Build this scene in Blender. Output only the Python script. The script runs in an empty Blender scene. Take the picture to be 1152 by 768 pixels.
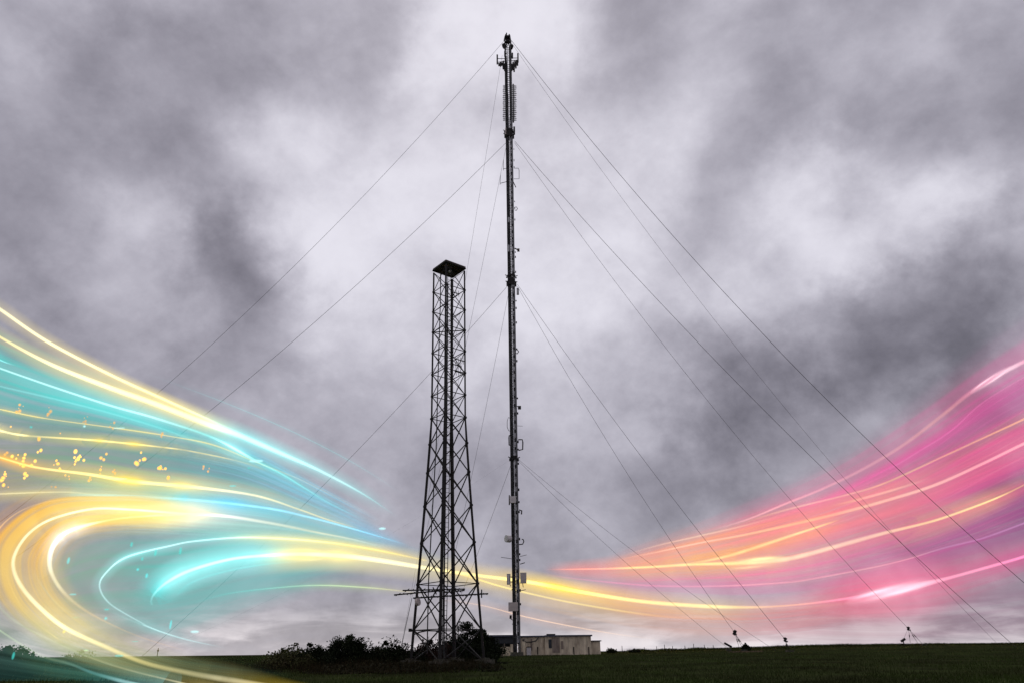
import bpy, math, random
import numpy as np
from mathutils import Vector, Matrix, noise

# ------------------------------------------------------------------ camera
sc = bpy.context.scene
C = sc.collection
PITCH, ROLL, F, EYE = 23.57, 0.62, 800.0, 1.7
camd = bpy.data.cameras.new('camera'); cam = bpy.data.objects.new('camera', camd); C.objects.link(cam)
camd.sensor_width = 36; camd.lens = 25.0; camd.sensor_fit = 'HORIZONTAL'
camd.clip_start = 0.1; camd.clip_end = 12000
CM = Matrix.Rotation(math.radians(90 + PITCH), 4, 'X') @ Matrix.Rotation(math.radians(-ROLL), 4, 'Z')
cam.matrix_world = Matrix.Translation((0, 0, EYE)) @ CM
sc.camera = cam
CR = CM.to_3x3()
def ray(px, py):
    return (CR @ Vector(((px - 576) / F, (384 - py) / F, -1))).normalized()
def P(px, py, Y):
    d = ray(px, py)
    return Vector((0, 0, EYE)) + d * (Y / d.y)

# ------------------------------------------------------------------ view
sc.render.engine = 'CYCLES'
sc.view_settings.view_transform = 'Standard'
sc.view_settings.look = 'None'
sc.view_settings.exposure = 0
sc.view_settings.gamma = 1
sc.cycles.transparent_max_bounces = 48
sc.cycles.max_bounces = 5
sc.cycles.use_denoising = True
sc.cycles.sample_clamp_indirect = 3.0

def lin(v): return (v / 255.0) ** 2.2
def rgb(r, g, b, k=1.0): return (lin(r) * k, lin(g) * k, lin(b) * k)

class NT:
    """small helper to write node trees"""
    def __init__(s, nt): s.nt = nt
    def n(s, typ, **kw):
        nd = s.nt.nodes.new(typ)
        ins = kw.pop('ins', {})
        for k, v in kw.items(): setattr(nd, k, v)
        for k, v in ins.items():
            if isinstance(v, bpy.types.NodeSocket): s.nt.links.new(v, nd.inputs[k])
            else: nd.inputs[k].default_value = v
        return nd
    def m(s, op, a, b=0.0, c=None):
        ins = {0: a, 1: b}
        if c is not None: ins[2] = c
        return s.n('ShaderNodeMath', operation=op, ins=ins).outputs[0]
    def vm(s, op, a, b=None):
        nd = s.n('ShaderNodeVectorMath', operation=op)
        for i, v in enumerate((a, b)):
            if v is None: continue
            if isinstance(v, bpy.types.NodeSocket): s.nt.links.new(v, nd.inputs[i])
            else: nd.inputs[i].default_value = v
        return nd.outputs['Value'] if op in ('DISTANCE', 'DOT_PRODUCT', 'LENGTH') else nd.outputs[0]

# ------------------------------------------------------------------ world: overcast sky
SUN_EL, SUN_AZ = 48.0, -3.0          # the bright patch behind the mast top
world = bpy.data.worlds.new('World'); sc.world = world; world.use_nodes = True
nt = world.node_tree; nt.nodes.clear(); w = NT(nt)
sky = w.n('ShaderNodeTexSky', sky_type='NISHITA', sun_disc=False)
sky.sun_elevation = math.radians(SUN_EL); sky.sun_rotation = math.radians(SUN_AZ)
D = w.n('ShaderNodeTexCoord').outputs['Generated']
sx = w.n('ShaderNodeSeparateXYZ', ins={0: D})
dz = w.m('MAXIMUM', sx.outputs[2], 0.0)
den = w.m('ADD', dz, 0.34)
cp = w.n('ShaderNodeCombineXYZ', ins={0: w.m('DIVIDE', sx.outputs[0], den), 1: w.m('DIVIDE', sx.outputs[1], den), 2: dz}).outputs[0]
# domain distortion
nd_ = w.n('ShaderNodeTexNoise', noise_dimensions='3D', ins={'Vector': D, 'Scale': 4.2, 'Detail': 10.0, 'Roughness': 0.58})
off = w.vm('MULTIPLY', w.vm('SUBTRACT', nd_.outputs['Color'], (0.5, 0.5, 0.5)), (0.34, 0.34, 0.28))
Dd = w.vm('ADD', D, off)
BLOBS = [  # px, py, radius, amplitude (display units / 255)
 (545, 20, 120, 44), (565, 120, 150, 24), (480, 60, 100, 18), (640, 60, 110, 12), (400, 215, 150, 34), (300, 170, 120, 14),
 (500, 300, 190, 34), (395, 300, 90, 22), (620, 260, 190, 30), (720, 180, 130, 18), (690, 330, 150, 28), (960, 230, 150, 40),
 (860, 265, 150, 28), (1050, 260, 90, 20), (800, 60, 120, 8), (1000, 300, 90, 14), (165, 235, 75, 26), (120, 330, 80, 14),
 (40, 60, 60, 16), (70, 250, 70, 10), (600, 430, 150, 14), (730, 470, 50, 16), (820, 340, 110, 14), (350, 120, 110, 8),
 (60, 120, 120, -14), (190, 85, 120, -24), (100, 30, 90, -22), (300, 20, 100, -8), (240, 275, 100, -44), (190, 340, 110, -22),
 (300, 350, 110, -26), (10, 230, 110, -24), (10, 330, 100, -26), (1140, 110, 140, -26), (1000, 160, 130, -26), (1145, 240, 110, -30),
 (1050, 380, 150, -50), (940, 400, 120, -42), (1140, 420, 150, -40), (825, 445, 125, -52), (750, 410, 80, -20), (880, 500, 150, -32),
 (800, 215, 80, -14), (930, 60, 150, -10), (430, 440, 150, 6), (480, 550, 130, -8), (560, 600, 140, -14), (680, 590, 170, -14),
 (790, 560, 130, -24), (280, 600, 200, -22), (400, 670, 160, -8), (1100, 620, 220, -48), (1150, 520, 150, -44), (930, 620, 200, -22),
 (90, 420, 160, -24), (40, 620, 250, -22), (650, 120, 90, -5), (900, 130, 100, -8), (230, 440, 150, -8), (700, 20, 100, -8),
 (420, 200, 50, -10), (520, 660, 120, 4)]
acc = None
for (x, y, r, a) in BLOBS:
    c = ray(x, y); r_ = (ray(x + r, y) - c).length * 1.15
    d = w.vm('DISTANCE', Dd, tuple(c))
    mr = w.n('ShaderNodeMapRange', interpolation_type='SMOOTHERSTEP', ins={0: d, 1: r_, 2: 0.0, 3: 0.0, 4: a / 255.0 * 0.9}).outputs[0]
    acc = mr if acc is None else w.m('ADD', acc, mr)
cd = w.n('ShaderNodeMapping', ins={'Vector': w.vm('ADD', D, w.vm('MULTIPLY', cp, (0.25, 0.25, 0.0))), 'Rotation': (0.3, 0.5, 0.2), 'Scale': (1.0, 1.0, 1.35)}).outputs[0]
n1 = w.n('ShaderNodeTexNoise', ins={'Vector': cd, 'Scale': 4.4, 'Detail': 11.0, 'Roughness': 0.58, 'Distortion': 0.1}).outputs[0]
n2 = w.n('ShaderNodeTexNoise', ins={'Vector': w.vm('ADD', cd, (7.3, 1.9, 4.0)), 'Scale': 7.5, 'Detail': 11.0, 'Roughness': 0.62, 'Distortion': 0.1}).outputs[0]
L = w.m('ADD', acc, 0.70)
L = w.m('ADD', L, w.m('MULTIPLY', w.m('SUBTRACT', n1, 0.5), 0.33))
L = w.m('ADD', L, w.m('MULTIPLY', w.m('SUBTRACT', n2, 0.5), 0.27))
# low on the horizon: paler layered stratus
hz = w.n('ShaderNodeMapRange', interpolation_type='SMOOTHSTEP', ins={0: sx.outputs[2], 1: 0.085, 2: 0.012, 3: 0.0, 4: 1.0}).outputs[0]
lowc = w.n('ShaderNodeCombineXYZ', ins={0: w.m('MULTIPLY', sx.outputs[0], 5.0), 1: w.m('MULTIPLY', sx.outputs[1], 5.0), 2: w.m('MULTIPLY', sx.outputs[2], 30.0)}).outputs[0]
n3 = w.n('ShaderNodeTexNoise', ins={'Vector': lowc, 'Scale': 1.1, 'Detail': 7.0, 'Roughness': 0.55, 'Distortion': 0.5}).outputs[0]
st = w.n('ShaderNodeMapRange', interpolation_type='SMOOTHSTEP', ins={0: n3, 1: 0.42, 2: 0.62, 3: -0.03, 4: 0.18}).outputs[0]
L = w.m('ADD', L, w.m('MULTIPLY', st, hz))
hz2 = w.n('ShaderNodeMapRange', interpolation_type='SMOOTHSTEP', ins={0: sx.outputs[2], 1: 0.035, 2: 0.0, 3: 0.0, 4: 0.09}).outputs[0]
L = w.m('ADD', L, hz2)
L = w.m('SMOOTH_MIN', w.m('SMOOTH_MAX', L, 0.40, 0.08), 0.93, 0.14)
# cool purple in the thick cloud, neutral where it thins
tint = w.n('ShaderNodeMix', data_type='RGBA', ins={'Factor': w.n('ShaderNodeMapRange', ins={0: L, 1: 0.45, 2: 0.92}).outputs[0], 'A': (0.99, 0.965, 1.055, 1), 'B': (0.985, 0.975, 1.02, 1)}).outputs['Result']
warm = w.n('ShaderNodeMix', data_type='RGBA', ins={'Factor': w.m('MULTIPLY', hz, w.m('MULTIPLY', n3, 1.0)), 'A': tint, 'B': (1.03, 0.985, 0.985, 1)}).outputs['Result']
sep = w.n('ShaderNodeSeparateColor', ins={0: warm})
cc = w.n('ShaderNodeCombineColor', ins={0: w.m('POWER', w.m('MULTIPLY', L, sep.outputs[0]), 2.2), 1: w.m('POWER', w.m('MULTIPLY', L, sep.outputs[1]), 2.2), 2: w.m('POWER', w.m('MULTIPLY', L, sep.outputs[2]), 2.2)}).outputs[0]
bgS = w.n('ShaderNodeBackground', ins={'Color': sky.outputs[0], 'Strength': 0.06})
bgC = w.n('ShaderNodeBackground', ins={'Color': cc, 'Strength': 1.0})
mixs = w.n('ShaderNodeMixShader', ins={0: 0.96, 1: bgS.outputs[0], 2: bgC.outputs[0]})
out = w.n('ShaderNodeOutputWorld', ins={0: mixs.outputs[0]})

# ------------------------------------------------------------------ sun (veiled)
sd = bpy.data.lights.new('sun', 'SUN'); so = bpy.data.objects.new('sun', sd); C.objects.link(so)
sd.energy = 0.5; sd.angle = math.radians(18); sd.color = (1, 0.97, 0.92)
az, el = math.radians(SUN_AZ), math.radians(SUN_EL)
sdir = Vector((math.sin(az) * math.cos(el), math.cos(az) * math.cos(el), math.sin(el)))
so.rotation_euler = sdir.to_track_quat('Z', 'Y').to_euler()
so.location = (0, 300, 300)

# ------------------------------------------------------------------ helpers
rng = np.random.default_rng(11)
random.seed(5)
class MB:
    def __init__(s): s.v = []; s.f = []
    def add(s, vs, fs):
        o = len(s.v); s.v += [tuple(v) for v in vs]; s.f += [tuple(i + o for i in f) for f in fs]; return s
    def box(s, c, sz, R=None):
        R = R or Matrix.Identity(3); c = Vector(c); vs = []
        for z in (-1, 1):
            for x, y in ((-1, -1), (1, -1), (1, 1), (-1, 1)):
                vs.append(c + R @ Vector((x * sz[0] / 2, y * sz[1] / 2, z * sz[2] / 2)))
        return s.add(vs, [(3, 2, 1, 0), (4, 5, 6, 7), (0, 1, 5, 4), (1, 2, 6, 5), (2, 3, 7, 6), (3, 0, 4, 7)])
    def beam(s, a, b, r, n=6, r2=None, cap=True):
        return s.path([a, b], [r, r if r2 is None else r2], n, cap)
    def path(s, pts, rad, n=6, cap=True):
        pts = [Vector(p) for p in pts]
        if not hasattr(rad, '__len__'): rad = [rad] * len(pts)
        o = len(s.v); up = Vector((0, 0, 1)); prev = None
        for i, p in enumerate(pts):
            t = (pts[min(i + 1, len(pts) - 1)] - pts[max(i - 1, 0)]).normalized()
            if prev is None:
                u = t.cross(up)
                if u.length < 1e-3: u = t.cross(Vector((1, 0, 0)))
                u.normalize()
            else:
                u = (prev - t * prev.dot(t)); u.normalize()
            prev = u; v = t.cross(u)
            for k in range(n):
                a = 2 * math.pi * (k + 0.5) / n
                s.v.append(tuple(p + (u * math.cos(a) + v * math.sin(a)) * rad[i]))
        for i in range(len(pts) - 1):
            for k in range(n):
                a = o + i * n + k; b = o + i * n + (k + 1) % n
                s.f.append((a, b, b + n, a + n))
        if cap:
            s.f.append(tuple(o + k for k in range(n))[::-1]); s.f.append(tuple(o + (len(pts) - 1) * n + k for k in range(n)))
        return s
    def cyl(s, c, axis, r, h, n=12):
        a = Vector(axis).normalized() * h / 2; c = Vector(c)
        return s.path([c - a, c + a], r, n)
    def prism(s, quad, depth):
        """quad of 4 points extruded by the vector depth"""
        q = [Vector(p) for p in quad]; d = Vector(depth)
        return s.add(q + [p + d for p in q], [(3, 2, 1, 0), (4, 5, 6, 7), (0, 1, 5, 4), (1, 2, 6, 5), (2, 3, 7, 6), (3, 0, 4, 7)])
    def build(s, name, mat, parent=None, smooth=False):
        me = bpy.data.meshes.new(name); me.from_pydata(s.v, [], s.f); me.update()
        o = bpy.data.objects.new(name, me); C.objects.link(o)
        if mat: me.materials.append(mat)
        if smooth: me.polygons.foreach_set('use_smooth', [True] * len(me.polygons))
        if parent: o.parent = parent; o.matrix_parent_inverse = Matrix.Translation(-Vector(parent.location))
        return o
def tag(o, label=None, cat=None, group=None, kind=None):
    if label: o['label'] = label
    if cat: o['category'] = cat
    if group: o['group'] = group
    if kind: o['kind'] = kind
    return o
def thing(name, loc, label, cat, group=None):
    o = bpy.data.objects.new(name, None); C.objects.link(o); o.location = loc; o.empty_display_size = 0.5
    return tag(o, label, cat, group)
def npmesh(name, V, Fq, mat, parent=None):
    me = bpy.data.meshes.new(name)
    V = np.asarray(V, dtype=np.float32); Fq = np.asarray(Fq, dtype=np.int32); k = Fq.shape[1]
    me.vertices.add(len(V)); me.vertices.foreach_set('co', V.ravel())
    me.loops.add(Fq.size); me.loops.foreach_set('vertex_index', Fq.ravel())
    me.polygons.add(len(Fq)); me.polygons.foreach_set('loop_start', np.arange(0, Fq.size, k, dtype=np.int32))
    me.polygons.foreach_set('loop_total', np.full(len(Fq), k, dtype=np.int32))
    me.update(calc_edges=True); me.validate()
    o = bpy.data.objects.new(name, me); C.objects.link(o)
    if mat: me.materials.append(mat)
    if parent: o.parent = parent; o.matrix_parent_inverse = Matrix.Translation(-Vector(parent.location))
    return o

def mat(name, col, rough=0.7, metal=0.0, var=0.3, scale=3.0, col2=None, bump=0.0, spec=0.5, stretch=(1, 1, 1), detail=6.0):
    m = bpy.data.materials.new(name); m.use_nodes = True; nt = m.node_tree; nt.nodes.clear(); k = NT(nt)
    tc = k.n('ShaderNodeTexCoord').outputs['Object']
    mp = k.n('ShaderNodeMapping', ins={'Vector': tc, 'Scale': stretch}).outputs[0]
    n = k.n('ShaderNodeTexNoise', ins={'Vector': mp, 'Scale': scale, 'Detail': detail, 'Roughness': 0.6}).outputs[0]
    f = k.n('ShaderNodeMapRange', ins={0: n, 1: 0.35, 2: 0.68}).outputs[0]
    c2 = col2 or tuple(c * (1 - var) for c in col)
    mx = k.n('ShaderNodeMix', data_type='RGBA', ins={'Factor': f, 'A': (*col, 1), 'B': (*c2, 1)}).outputs['Result']
    b = k.n('ShaderNodeBsdfPrincipled', ins={'Base Color': mx, 'Roughness': rough, 'Metallic': metal, 'Specular IOR Level': spec})
    if bump:
        bp = k.n('ShaderNodeBump', ins={'Strength': bump, 'Distance': 0.05, 'Height': n}); nt.links.new(bp.outputs[0], b.inputs['Normal'])
    k.n('ShaderNodeOutputMaterial', ins={0: b.outputs[0]})
    return m

M = {}
M['ground'] = mat('ground', (0.040, 0.052, 0.018), 0.95, 0, scale=0.22, col2=(0.020, 0.020, 0.011), bump=0.5, spec=0.0, detail=12)
M['grass'] = mat('grass_blades', (0.042, 0.066, 0.015), 0.9, 0, scale=0.12, col2=(0.026, 0.024, 0.012), spec=0.0)
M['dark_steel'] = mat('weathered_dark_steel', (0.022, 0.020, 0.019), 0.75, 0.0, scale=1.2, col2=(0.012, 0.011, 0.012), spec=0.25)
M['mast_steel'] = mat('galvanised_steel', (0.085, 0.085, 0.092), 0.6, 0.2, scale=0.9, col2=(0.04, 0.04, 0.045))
M['tray'] = mat('grey_cable_tray', (0.40, 0.40, 0.42), 0.6, 0.1, scale=1.5, col2=(0.15, 0.15, 0.165))
M['cable'] = mat('black_cable', (0.012, 0.012, 0.014), 0.6, scale=4)
M['wire'] = mat('steel_rope', (0.06, 0.06, 0.068), 0.6, 0.2, scale=1)
M['white_panel'] = mat('white_radome', (0.60, 0.56, 0.56), 0.5, scale=1.5, col2=(0.45, 0.42, 0.42))
M['grey_box'] = mat('beige_box', (0.50, 0.44, 0.42), 0.6, scale=1.5, col2=(0.36, 0.31, 0.30))
M['wall'] = mat('rendered_wall', (0.74, 0.63, 0.47), 0.9, scale=0.8, col2=(0.30, 0.24, 0.18), bump=0.3, stretch=(1.6, 1, 0.6), detail=10)
M['wall2'] = mat('stained_panel', (0.30, 0.24, 0.20), 0.9, scale=1.5, col2=(0.13, 0.10, 0.085), stretch=(2, 1, 0.4))
M['roof'] = mat('blue_grey_felt', (0.07, 0.08, 0.12), 0.8, scale=2)
M['dark_hole'] = mat('dark_interior', (0.03, 0.035, 0.045), 0.8, scale=2)  # shade inside the shed put into the colour; window and fascia share it
M['rust'] = mat('rusty_plate', (0.075, 0.048, 0.034), 0.85, scale=1.8, col2=(0.035, 0.026, 0.022))
M['concrete'] = mat('mossy_concrete', (0.085, 0.075, 0.06), 0.95, scale=3, col2=(0.03, 0.035, 0.02), bump=0.4)
M['bark'] = mat('bark', (0.035, 0.026, 0.018), 0.9, scale=5)
M['leaf_dark'] = mat('dark_leaves', (0.014, 0.020, 0.009), 0.9, scale=0.8, col2=(0.008, 0.010, 0.006), spec=0.05)
M['leaf_green'] = mat('green_leaves', (0.060, 0.072, 0.024), 0.85, scale=0.9, col2=(0.045, 0.036, 0.018), spec=0.15)
M['leaf_red'] = mat('russet_leaves', (0.045, 0.022, 0.018), 0.9, scale=0.9, col2=(0.012, 0.013, 0.009), spec=0.05)
M['leaf_brown'] = mat('dry_bramble', (0.034, 0.030, 0.016), 0.9, scale=0.5, col2=(0.009, 0.012, 0.007), spec=0.05)

# light: emission let through by a fraction that a point attribute carries
def light_mat(name, tube):
    m = bpy.data.materials.new(name); m.use_nodes = True; nt = m.node_tree; nt.nodes.clear(); k = NT(nt)
    a = k.n('ShaderNodeAttribute', attribute_name='glow').outputs
    fac = a['Alpha']
    if tube:   # bloom painted onto the tube: glow fades as its surface turns away
        lw = k.n('ShaderNodeLayerWeight', ins={0: 0.5}).outputs['Facing']
        c = k.m('SUBTRACT', 1.0, lw)
        w1, e1, w2, e2 = tube      # a wide faint skirt and a narrow bright heart
        prof = k.m('ADD', k.m('MULTIPLY', k.m('POWER', c, e1), w1), k.m('MULTIPLY', k.m('POWER', c, e2), w2))
        fac = k.m('MULTIPLY', fac, prof)
    em = k.n('ShaderNodeEmission', ins={'Color': a['Color'], 'Strength': 1.0})
    tr = k.n('ShaderNodeBsdfTransparent')
    mx = k.n('ShaderNodeMixShader', ins={0: fac, 1: tr.outputs[0], 2: em.outputs[0]})
    k.n('ShaderNodeOutputMaterial', ins={0: mx.outputs[0]})
    try: m.cycles.emission_sampling = 'NONE'
    except Exception: pass
    return m
M['glow'] = light_mat('halo_glow', (0.40, 3.6, 0.60, 36.0))
M['core'] = light_mat('bright_filament', (1.0, 3.2, 0.0, 1.0))
M['spark'] = light_mat('spark_glow', (0.35, 2.0, 0.65, 7.0))
M['veil'] = light_mat('light_veil', None)

# ------------------------------------------------------------------ ground
def sstep(t):
    t = min(1, max(0, t)); return t * t * (3 - 2 * t)
ZY = [(-50, 0.0), (0, 0.0), (30, 0.42), (60, 0.80), (120, 1.30), (200, 1.55), (500, 1.68), (9000, 1.70)]
def gz(x, y):
    for (a, za), (b, zb) in zip(ZY, ZY[1:]):
        if y <= b:
            z = za + (zb - za) * max(0, (y - a)) / (b - a); break
    else: z = 1.7
    z += 0.75 * sstep((x - 10) / 60) * math.exp(-((y - 155) / 42) ** 2)
    z += 0.05 * noise.noise(Vector((x * 0.12, y * 0.12, 0))) + 0.10 * noise.noise(Vector((x * 0.03, y * 0.03, 3))) * min(1, y / 60 if y > 0 else 0)
    return z
ys = list(np.concatenate([np.linspace(-60, 20, 17), np.linspace(22, 200, 120), np.geomspace(205, 6000, 34)]))
xs = list(np.concatenate([-np.geomspace(6000, 125, 26), np.linspace(-120, 160, 187), np.geomspace(166, 6000, 26)]))
V = [(x, y, gz(x, y)) for y in ys for x in xs]; nx = len(xs)
Fq = [(j * nx + i, j * nx + i + 1, (j + 1) * nx + i + 1, (j + 1) * nx + i) for j in range(len(ys) - 1) for i in range(nx - 1)]
g = npmesh('ground', V, Fq, M['ground']); tag(g, 'dark green pasture rising gently to the skyline', kind='structure')
g.data.polygons.foreach_set('use_smooth', [True] * len(g.data.polygons))

# grass tufts: one object nobody could count
def blades(name, pts, h, wd, m, parent=None, lean=0.35):
    n = len(pts); a = rng.uniform(0, 2 * np.pi, n); hh = h * rng.uniform(0.45, 1.25, n); ww = wd * rng.uniform(0.6, 1.3, n)
    dx, dy = np.cos(a) * ww, np.sin(a) * ww
    lx, ly = rng.normal(0, lean, n) * hh, rng.normal(0, lean, n) * hh
    V = np.empty((n, 3, 3)); P0 = np.asarray(pts)
    V[:, 0] = P0 + np.stack([-dx, -dy, np.zeros(n) - 0.03], 1); V[:, 1] = P0 + np.stack([dx, dy, np.zeros(n) - 0.03], 1)
    V[:, 2] = P0 + np.stack([lx, ly, hh], 1)
    return npmesh(name, V.reshape(-1, 3), np.arange(3 * n).reshape(n, 3), m, parent)
pts = []
for _ in range(150000):
    y = 30 + 150 * rng.random() ** 1.35; x = rng.uniform(-0.75, 0.80) * y
    d = noise.noise(Vector((x * 0.25, y * 0.25, 9))) + 0.5 * noise.noise(Vector((x * 0.9, y * 0.9, 1)))
    if d < -0.25 and rng.random() < 0.7: continue
    pts.append((x, y, gz(x, y)))
o = blades('grass', pts, 0.17, 0.02, M['grass']); tag(o, 'rough dark pasture grass across the field', 'grass', kind='stuff')
pts = []
for _ in range(26000):                       # coarse growth on the crest at the right
    x = rng.uniform(22, 125); y = 152 + rng.normal(0, 5); c = noise.noise(Vector((x * 0.35, 5, 2)))
    pts.append((x, y, gz(x, y) + max(0, c) * 0.40))
o = blades('rough_grass', pts, 0.34, 0.05, M['grass'], lean=0.5); tag(o, 'dark ragged tussocks along the crest of the field', 'grass', kind='stuff')

# ------------------------------------------------------------------ buildings behind the mast
BY = 120.0
def bq(x0, y0, x1, y1, Y): return [P(x0, y1, Y), P(x1, y1, Y), P(x1, y0, Y), P(x0, y0, Y)]
def slab(x0, y0, x1, y1, Y, depth, mb=None):
    """box standing at distance Y whose front spans the given picture rectangle"""
    mb = mb or MB(); a = P(x0, y1, Y); b = P(x1, y1, Y); zt = (P(x0, y0, Y).z + P(x1, y0, Y).z) / 2; zb = min(a.z, b.z)
    return mb.prism([(a.x, Y, zb), (b.x, Y, zb), (b.x, Y, zt), (a.x, Y, zt)], (0, depth, 0))
b1 = thing('equipment_building', P(622, 735, BY) + Vector((0, 3, 0)), 'long flat-roofed equipment building with stained cream walls beside the tall mast', 'building')
slab(583, 715.6, 613.5, 738, BY, 6).build('wall', M['wall'], b1)
slab(613.5, 714.8, 665.8, 738, BY - 0.4, 6.6).build('wall', M['wall'], b1)
slab(665.8, 720.6, 676, 738, BY + 0.5, 5).build('wall', M['wall'], b1)
slab(582.5, 714.4, 613.4, 715.7, BY - 0.25, 6.6).build('roof', M['roof'], b1)
slab(612.8, 713.6, 666.4, 714.9, BY - 0.65, 7.2).build('roof', M['roof'], b1)
slab(665.9, 719.7, 676.6, 720.7, BY + 0.3, 5.5).build('roof', M['roof'], b1)
slab(615.2, 712.4, 624.8, 713.6, BY + 1, 2).build('roof_hatch', M['dark_steel'], b1)
slab(621.5, 716.5, 630.0, 733.5, BY - 0.46, 0.05).build('door', M['wall2'], b1)
slab(617.3, 718.5, 620.9, 728.5, BY - 0.44, 0.03).build('window', M['dark_hole'], b1)
slab(631.3, 720.5, 633.9, 729.5, BY - 0.46, 0.05).build('louvre_panel', M['wall2'], b1)
for x in (645.2, 662.1, 604.5): slab(x, 727, x + 1.1, 735.5, BY - (0.5 if x > 613 else 0.1), 0.09).build('downpipe', M['dark_steel'], b1)
for x0, x1 in ((588, 590.5), (597, 599)): slab(x0, 718, x1, 731, BY - 0.06, 0.05).build('vent_panel', M['wall2'], b1)
mbs = MB()
for k in range(6):
    x = 640 + 4.1 * k; slab(x, 716.5, x + 0.14, 734.5, BY - 0.415, 0.012, mbs)
mbs.build('panel_joint', M['wall2'], b1)
mb = MB(); q = [P(588, 720, BY - 0.7), P(592, 721.6, BY - 0.8), P(597, 721.8, BY - 0.8), P(603, 720.2, BY - 0.75), P(605.3, 716.5, BY - 0.7)]
mb.path(q, 0.09, 6).build('cable_run', M['cable'], b1)
b2 = thing('open_shed', P(556, 735, BY) + Vector((0, -2, 0)), 'low dark open-fronted shed with blue-grey roof between lattice tower and mast', 'shed')
slab(543, 713.6, 583.0, 715.2, BY - 3.2, 7).build('roof', M['roof'], b2)
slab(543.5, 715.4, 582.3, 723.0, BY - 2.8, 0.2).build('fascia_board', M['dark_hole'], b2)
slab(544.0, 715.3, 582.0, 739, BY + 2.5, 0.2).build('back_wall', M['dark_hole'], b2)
for x in (544, 555.5, 567, 581.2): slab(x, 723.1, x + 0.9, 738, BY - 2.75, 0.14).build('post', M['wall2'], b2)
b3 = thing('low_wall', P(571, 735, BY - 5) , 'short pale concrete wall at the foot of the tall mast', 'wall')
slab(563.2, 727.0, 573.8, 737.5, BY - 4.5, 0.3).build('panel', M['wall'], b3)
slab(574.2, 724.0, 578.5, 737.5, BY - 4.6, 0.4).build('panel', M['wall'], b3)
slab(587.5, 721.0, 591.0, 737.5, BY - 4.6, 0.4).build('panel', M['wall'], b3)
cab = thing('equipment_cabinet', P(600, 735, 119), 'pale grey cabinet standing against the wall right of the mast foot', 'cabinet')
slab(592.6, 727.5, 597.5, 736.8, BY - 1.1, 0.7).build('body', M['white_panel'], cab)
slab(592.3, 726.8, 597.8, 727.5, BY - 1.2, 0.9).build('lid', M['dark_steel'], cab)

# ------------------------------------------------------------------ the tall guyed mast
MY = 110.0
mb0 = P(581.6, 736, MY); mt0 = P(571.2, 40.5, MY)
mb0.z = gz(mb0.x, MY) + 0.35
H = mt0.z - mb0.z
def axis(t): return mb0.lerp(mt0, t)
def mpt(px, py, dy=0.0): return P(px, py, MY + dy)
def tz(z): return (z - mb0.z) / H
mast = thing('guyed_mast', mb0, 'very tall slender guyed lattice mast crowded with antennas, standing beside the cream building', 'radio mast')
def mr(z):       # half width of the shaft
    t = (z - mb0.z) / H
    return 0.46 + 0.19 * t
A0 = math.radians(38)
def mleg(k, z):
    c = axis(tz(z)); r = mr(z) * 1.30
    a = A0 + k * math.pi / 2 + math.pi / 4 * 0
    return c + Vector((math.cos(a) * r, math.sin(a) * r, 0))
for k in range(4):
    mb = MB(); n = 24
    mb.path([mleg(k, mb0.z + H * 0.992 * i / n) for i in range(n + 1)], 0.075, 6).build('leg', M['mast_steel'] if k in (3, 0) else M['dark_steel'], mast)  # right-hand legs paler, left darker: light from the right put into the colour
nsec, per = 16, 7
for s in range(nsec):
    mb = MB()
    for i in range(per):
        z0 = mb0.z + H * 0.99 * (s * per + i) / (nsec * per); z1 = mb0.z + H * 0.99 * (s * per + i + 1) / (nsec * per)
        for k in range(4):
            k2 = (k + 1) % 4
            mb.beam(mleg(k, z0), mleg(k2, z0), 0.035, 4, cap=False)
            if (i + k) % 2: mb.beam(mleg(k, z0), mleg(k2, z1), 0.032, 4, cap=False)
            else: mb.beam(mleg(k2, z0), mleg(k, z1), 0.032, 4, cap=False)
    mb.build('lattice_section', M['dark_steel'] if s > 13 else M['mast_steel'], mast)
# feeder cables down the left half, perforated cable tray on the right half
for j, (ox, oy, r, tt) in enumerate(((-0.36, -0.30, 0.075, 0.97), (-0.22, -0.38, 0.07, 0.93), (-0.08, -0.42, 0.06, 0.86), (-0.45, -0.12, 0.07, 0.90), (-0.30, 0.1, 0.08, 0.95), (-0.14, -0.2, 0.07, 0.97))):
    mb = MB(); n = 60; pp = []
    for i in range(n + 1):
        t = 0.004 + tt * i / n; c = axis(t); k = mr(c.z) / 0.5
        pp.append(c + Vector((ox * k + 0.015 * math.sin(i * 1.7 + j), oy * k, 0)))
    mb.path(pp, r, 6).build('feeder_cable', M['cable'], mast)
n = 66
tray = MB(); back = MB()
for i in range(n):
    t0 = 0.012 + 0.80 * i / n; t1 = 0.012 + 0.80 * (i + 1) / n
    c0 = axis(t0); c1 = axis(t1); k = mr(c0.z) / 0.5
    for a in (0.02, 0.43):
        p = Vector((a * k, -0.50 * k, 0)); tray.prism([c0 + p, c0 + p + Vector((0.085, 0, 0)), c1 + p + Vector((0.085, 0, 0)), c1 + p], (0, 0.05, 0))
    g1 = c0.lerp(c1, 0.62 + 0.06 * math.sin(i * 2.1)); p = Vector((0.105 * k, -0.485 * k, 0)); q = Vector((0.32 * k, 0, 0))
    tray.prism([c0 + p, c0 + p + q, g1 + p + q, g1 + p], (0, 0.04, 0))
tray.build('cable_tray', M['tray'], mast)
mb = MB(); mb.path([axis(0.01 + 0.96 * i / 30) + Vector((0.27 * mr(axis(0.96 * i / 30).z) / 0.5, -0.15, 0)) for i in range(31)], 0.17, 6).build('feeder_cable', M['cable'], mast)
MB().cyl(mb0 + Vector((0, 0, -0.2)), (0, 0, 1), 0.9, 0.75, 10).build('base_block', M['concrete'], mast)

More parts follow.
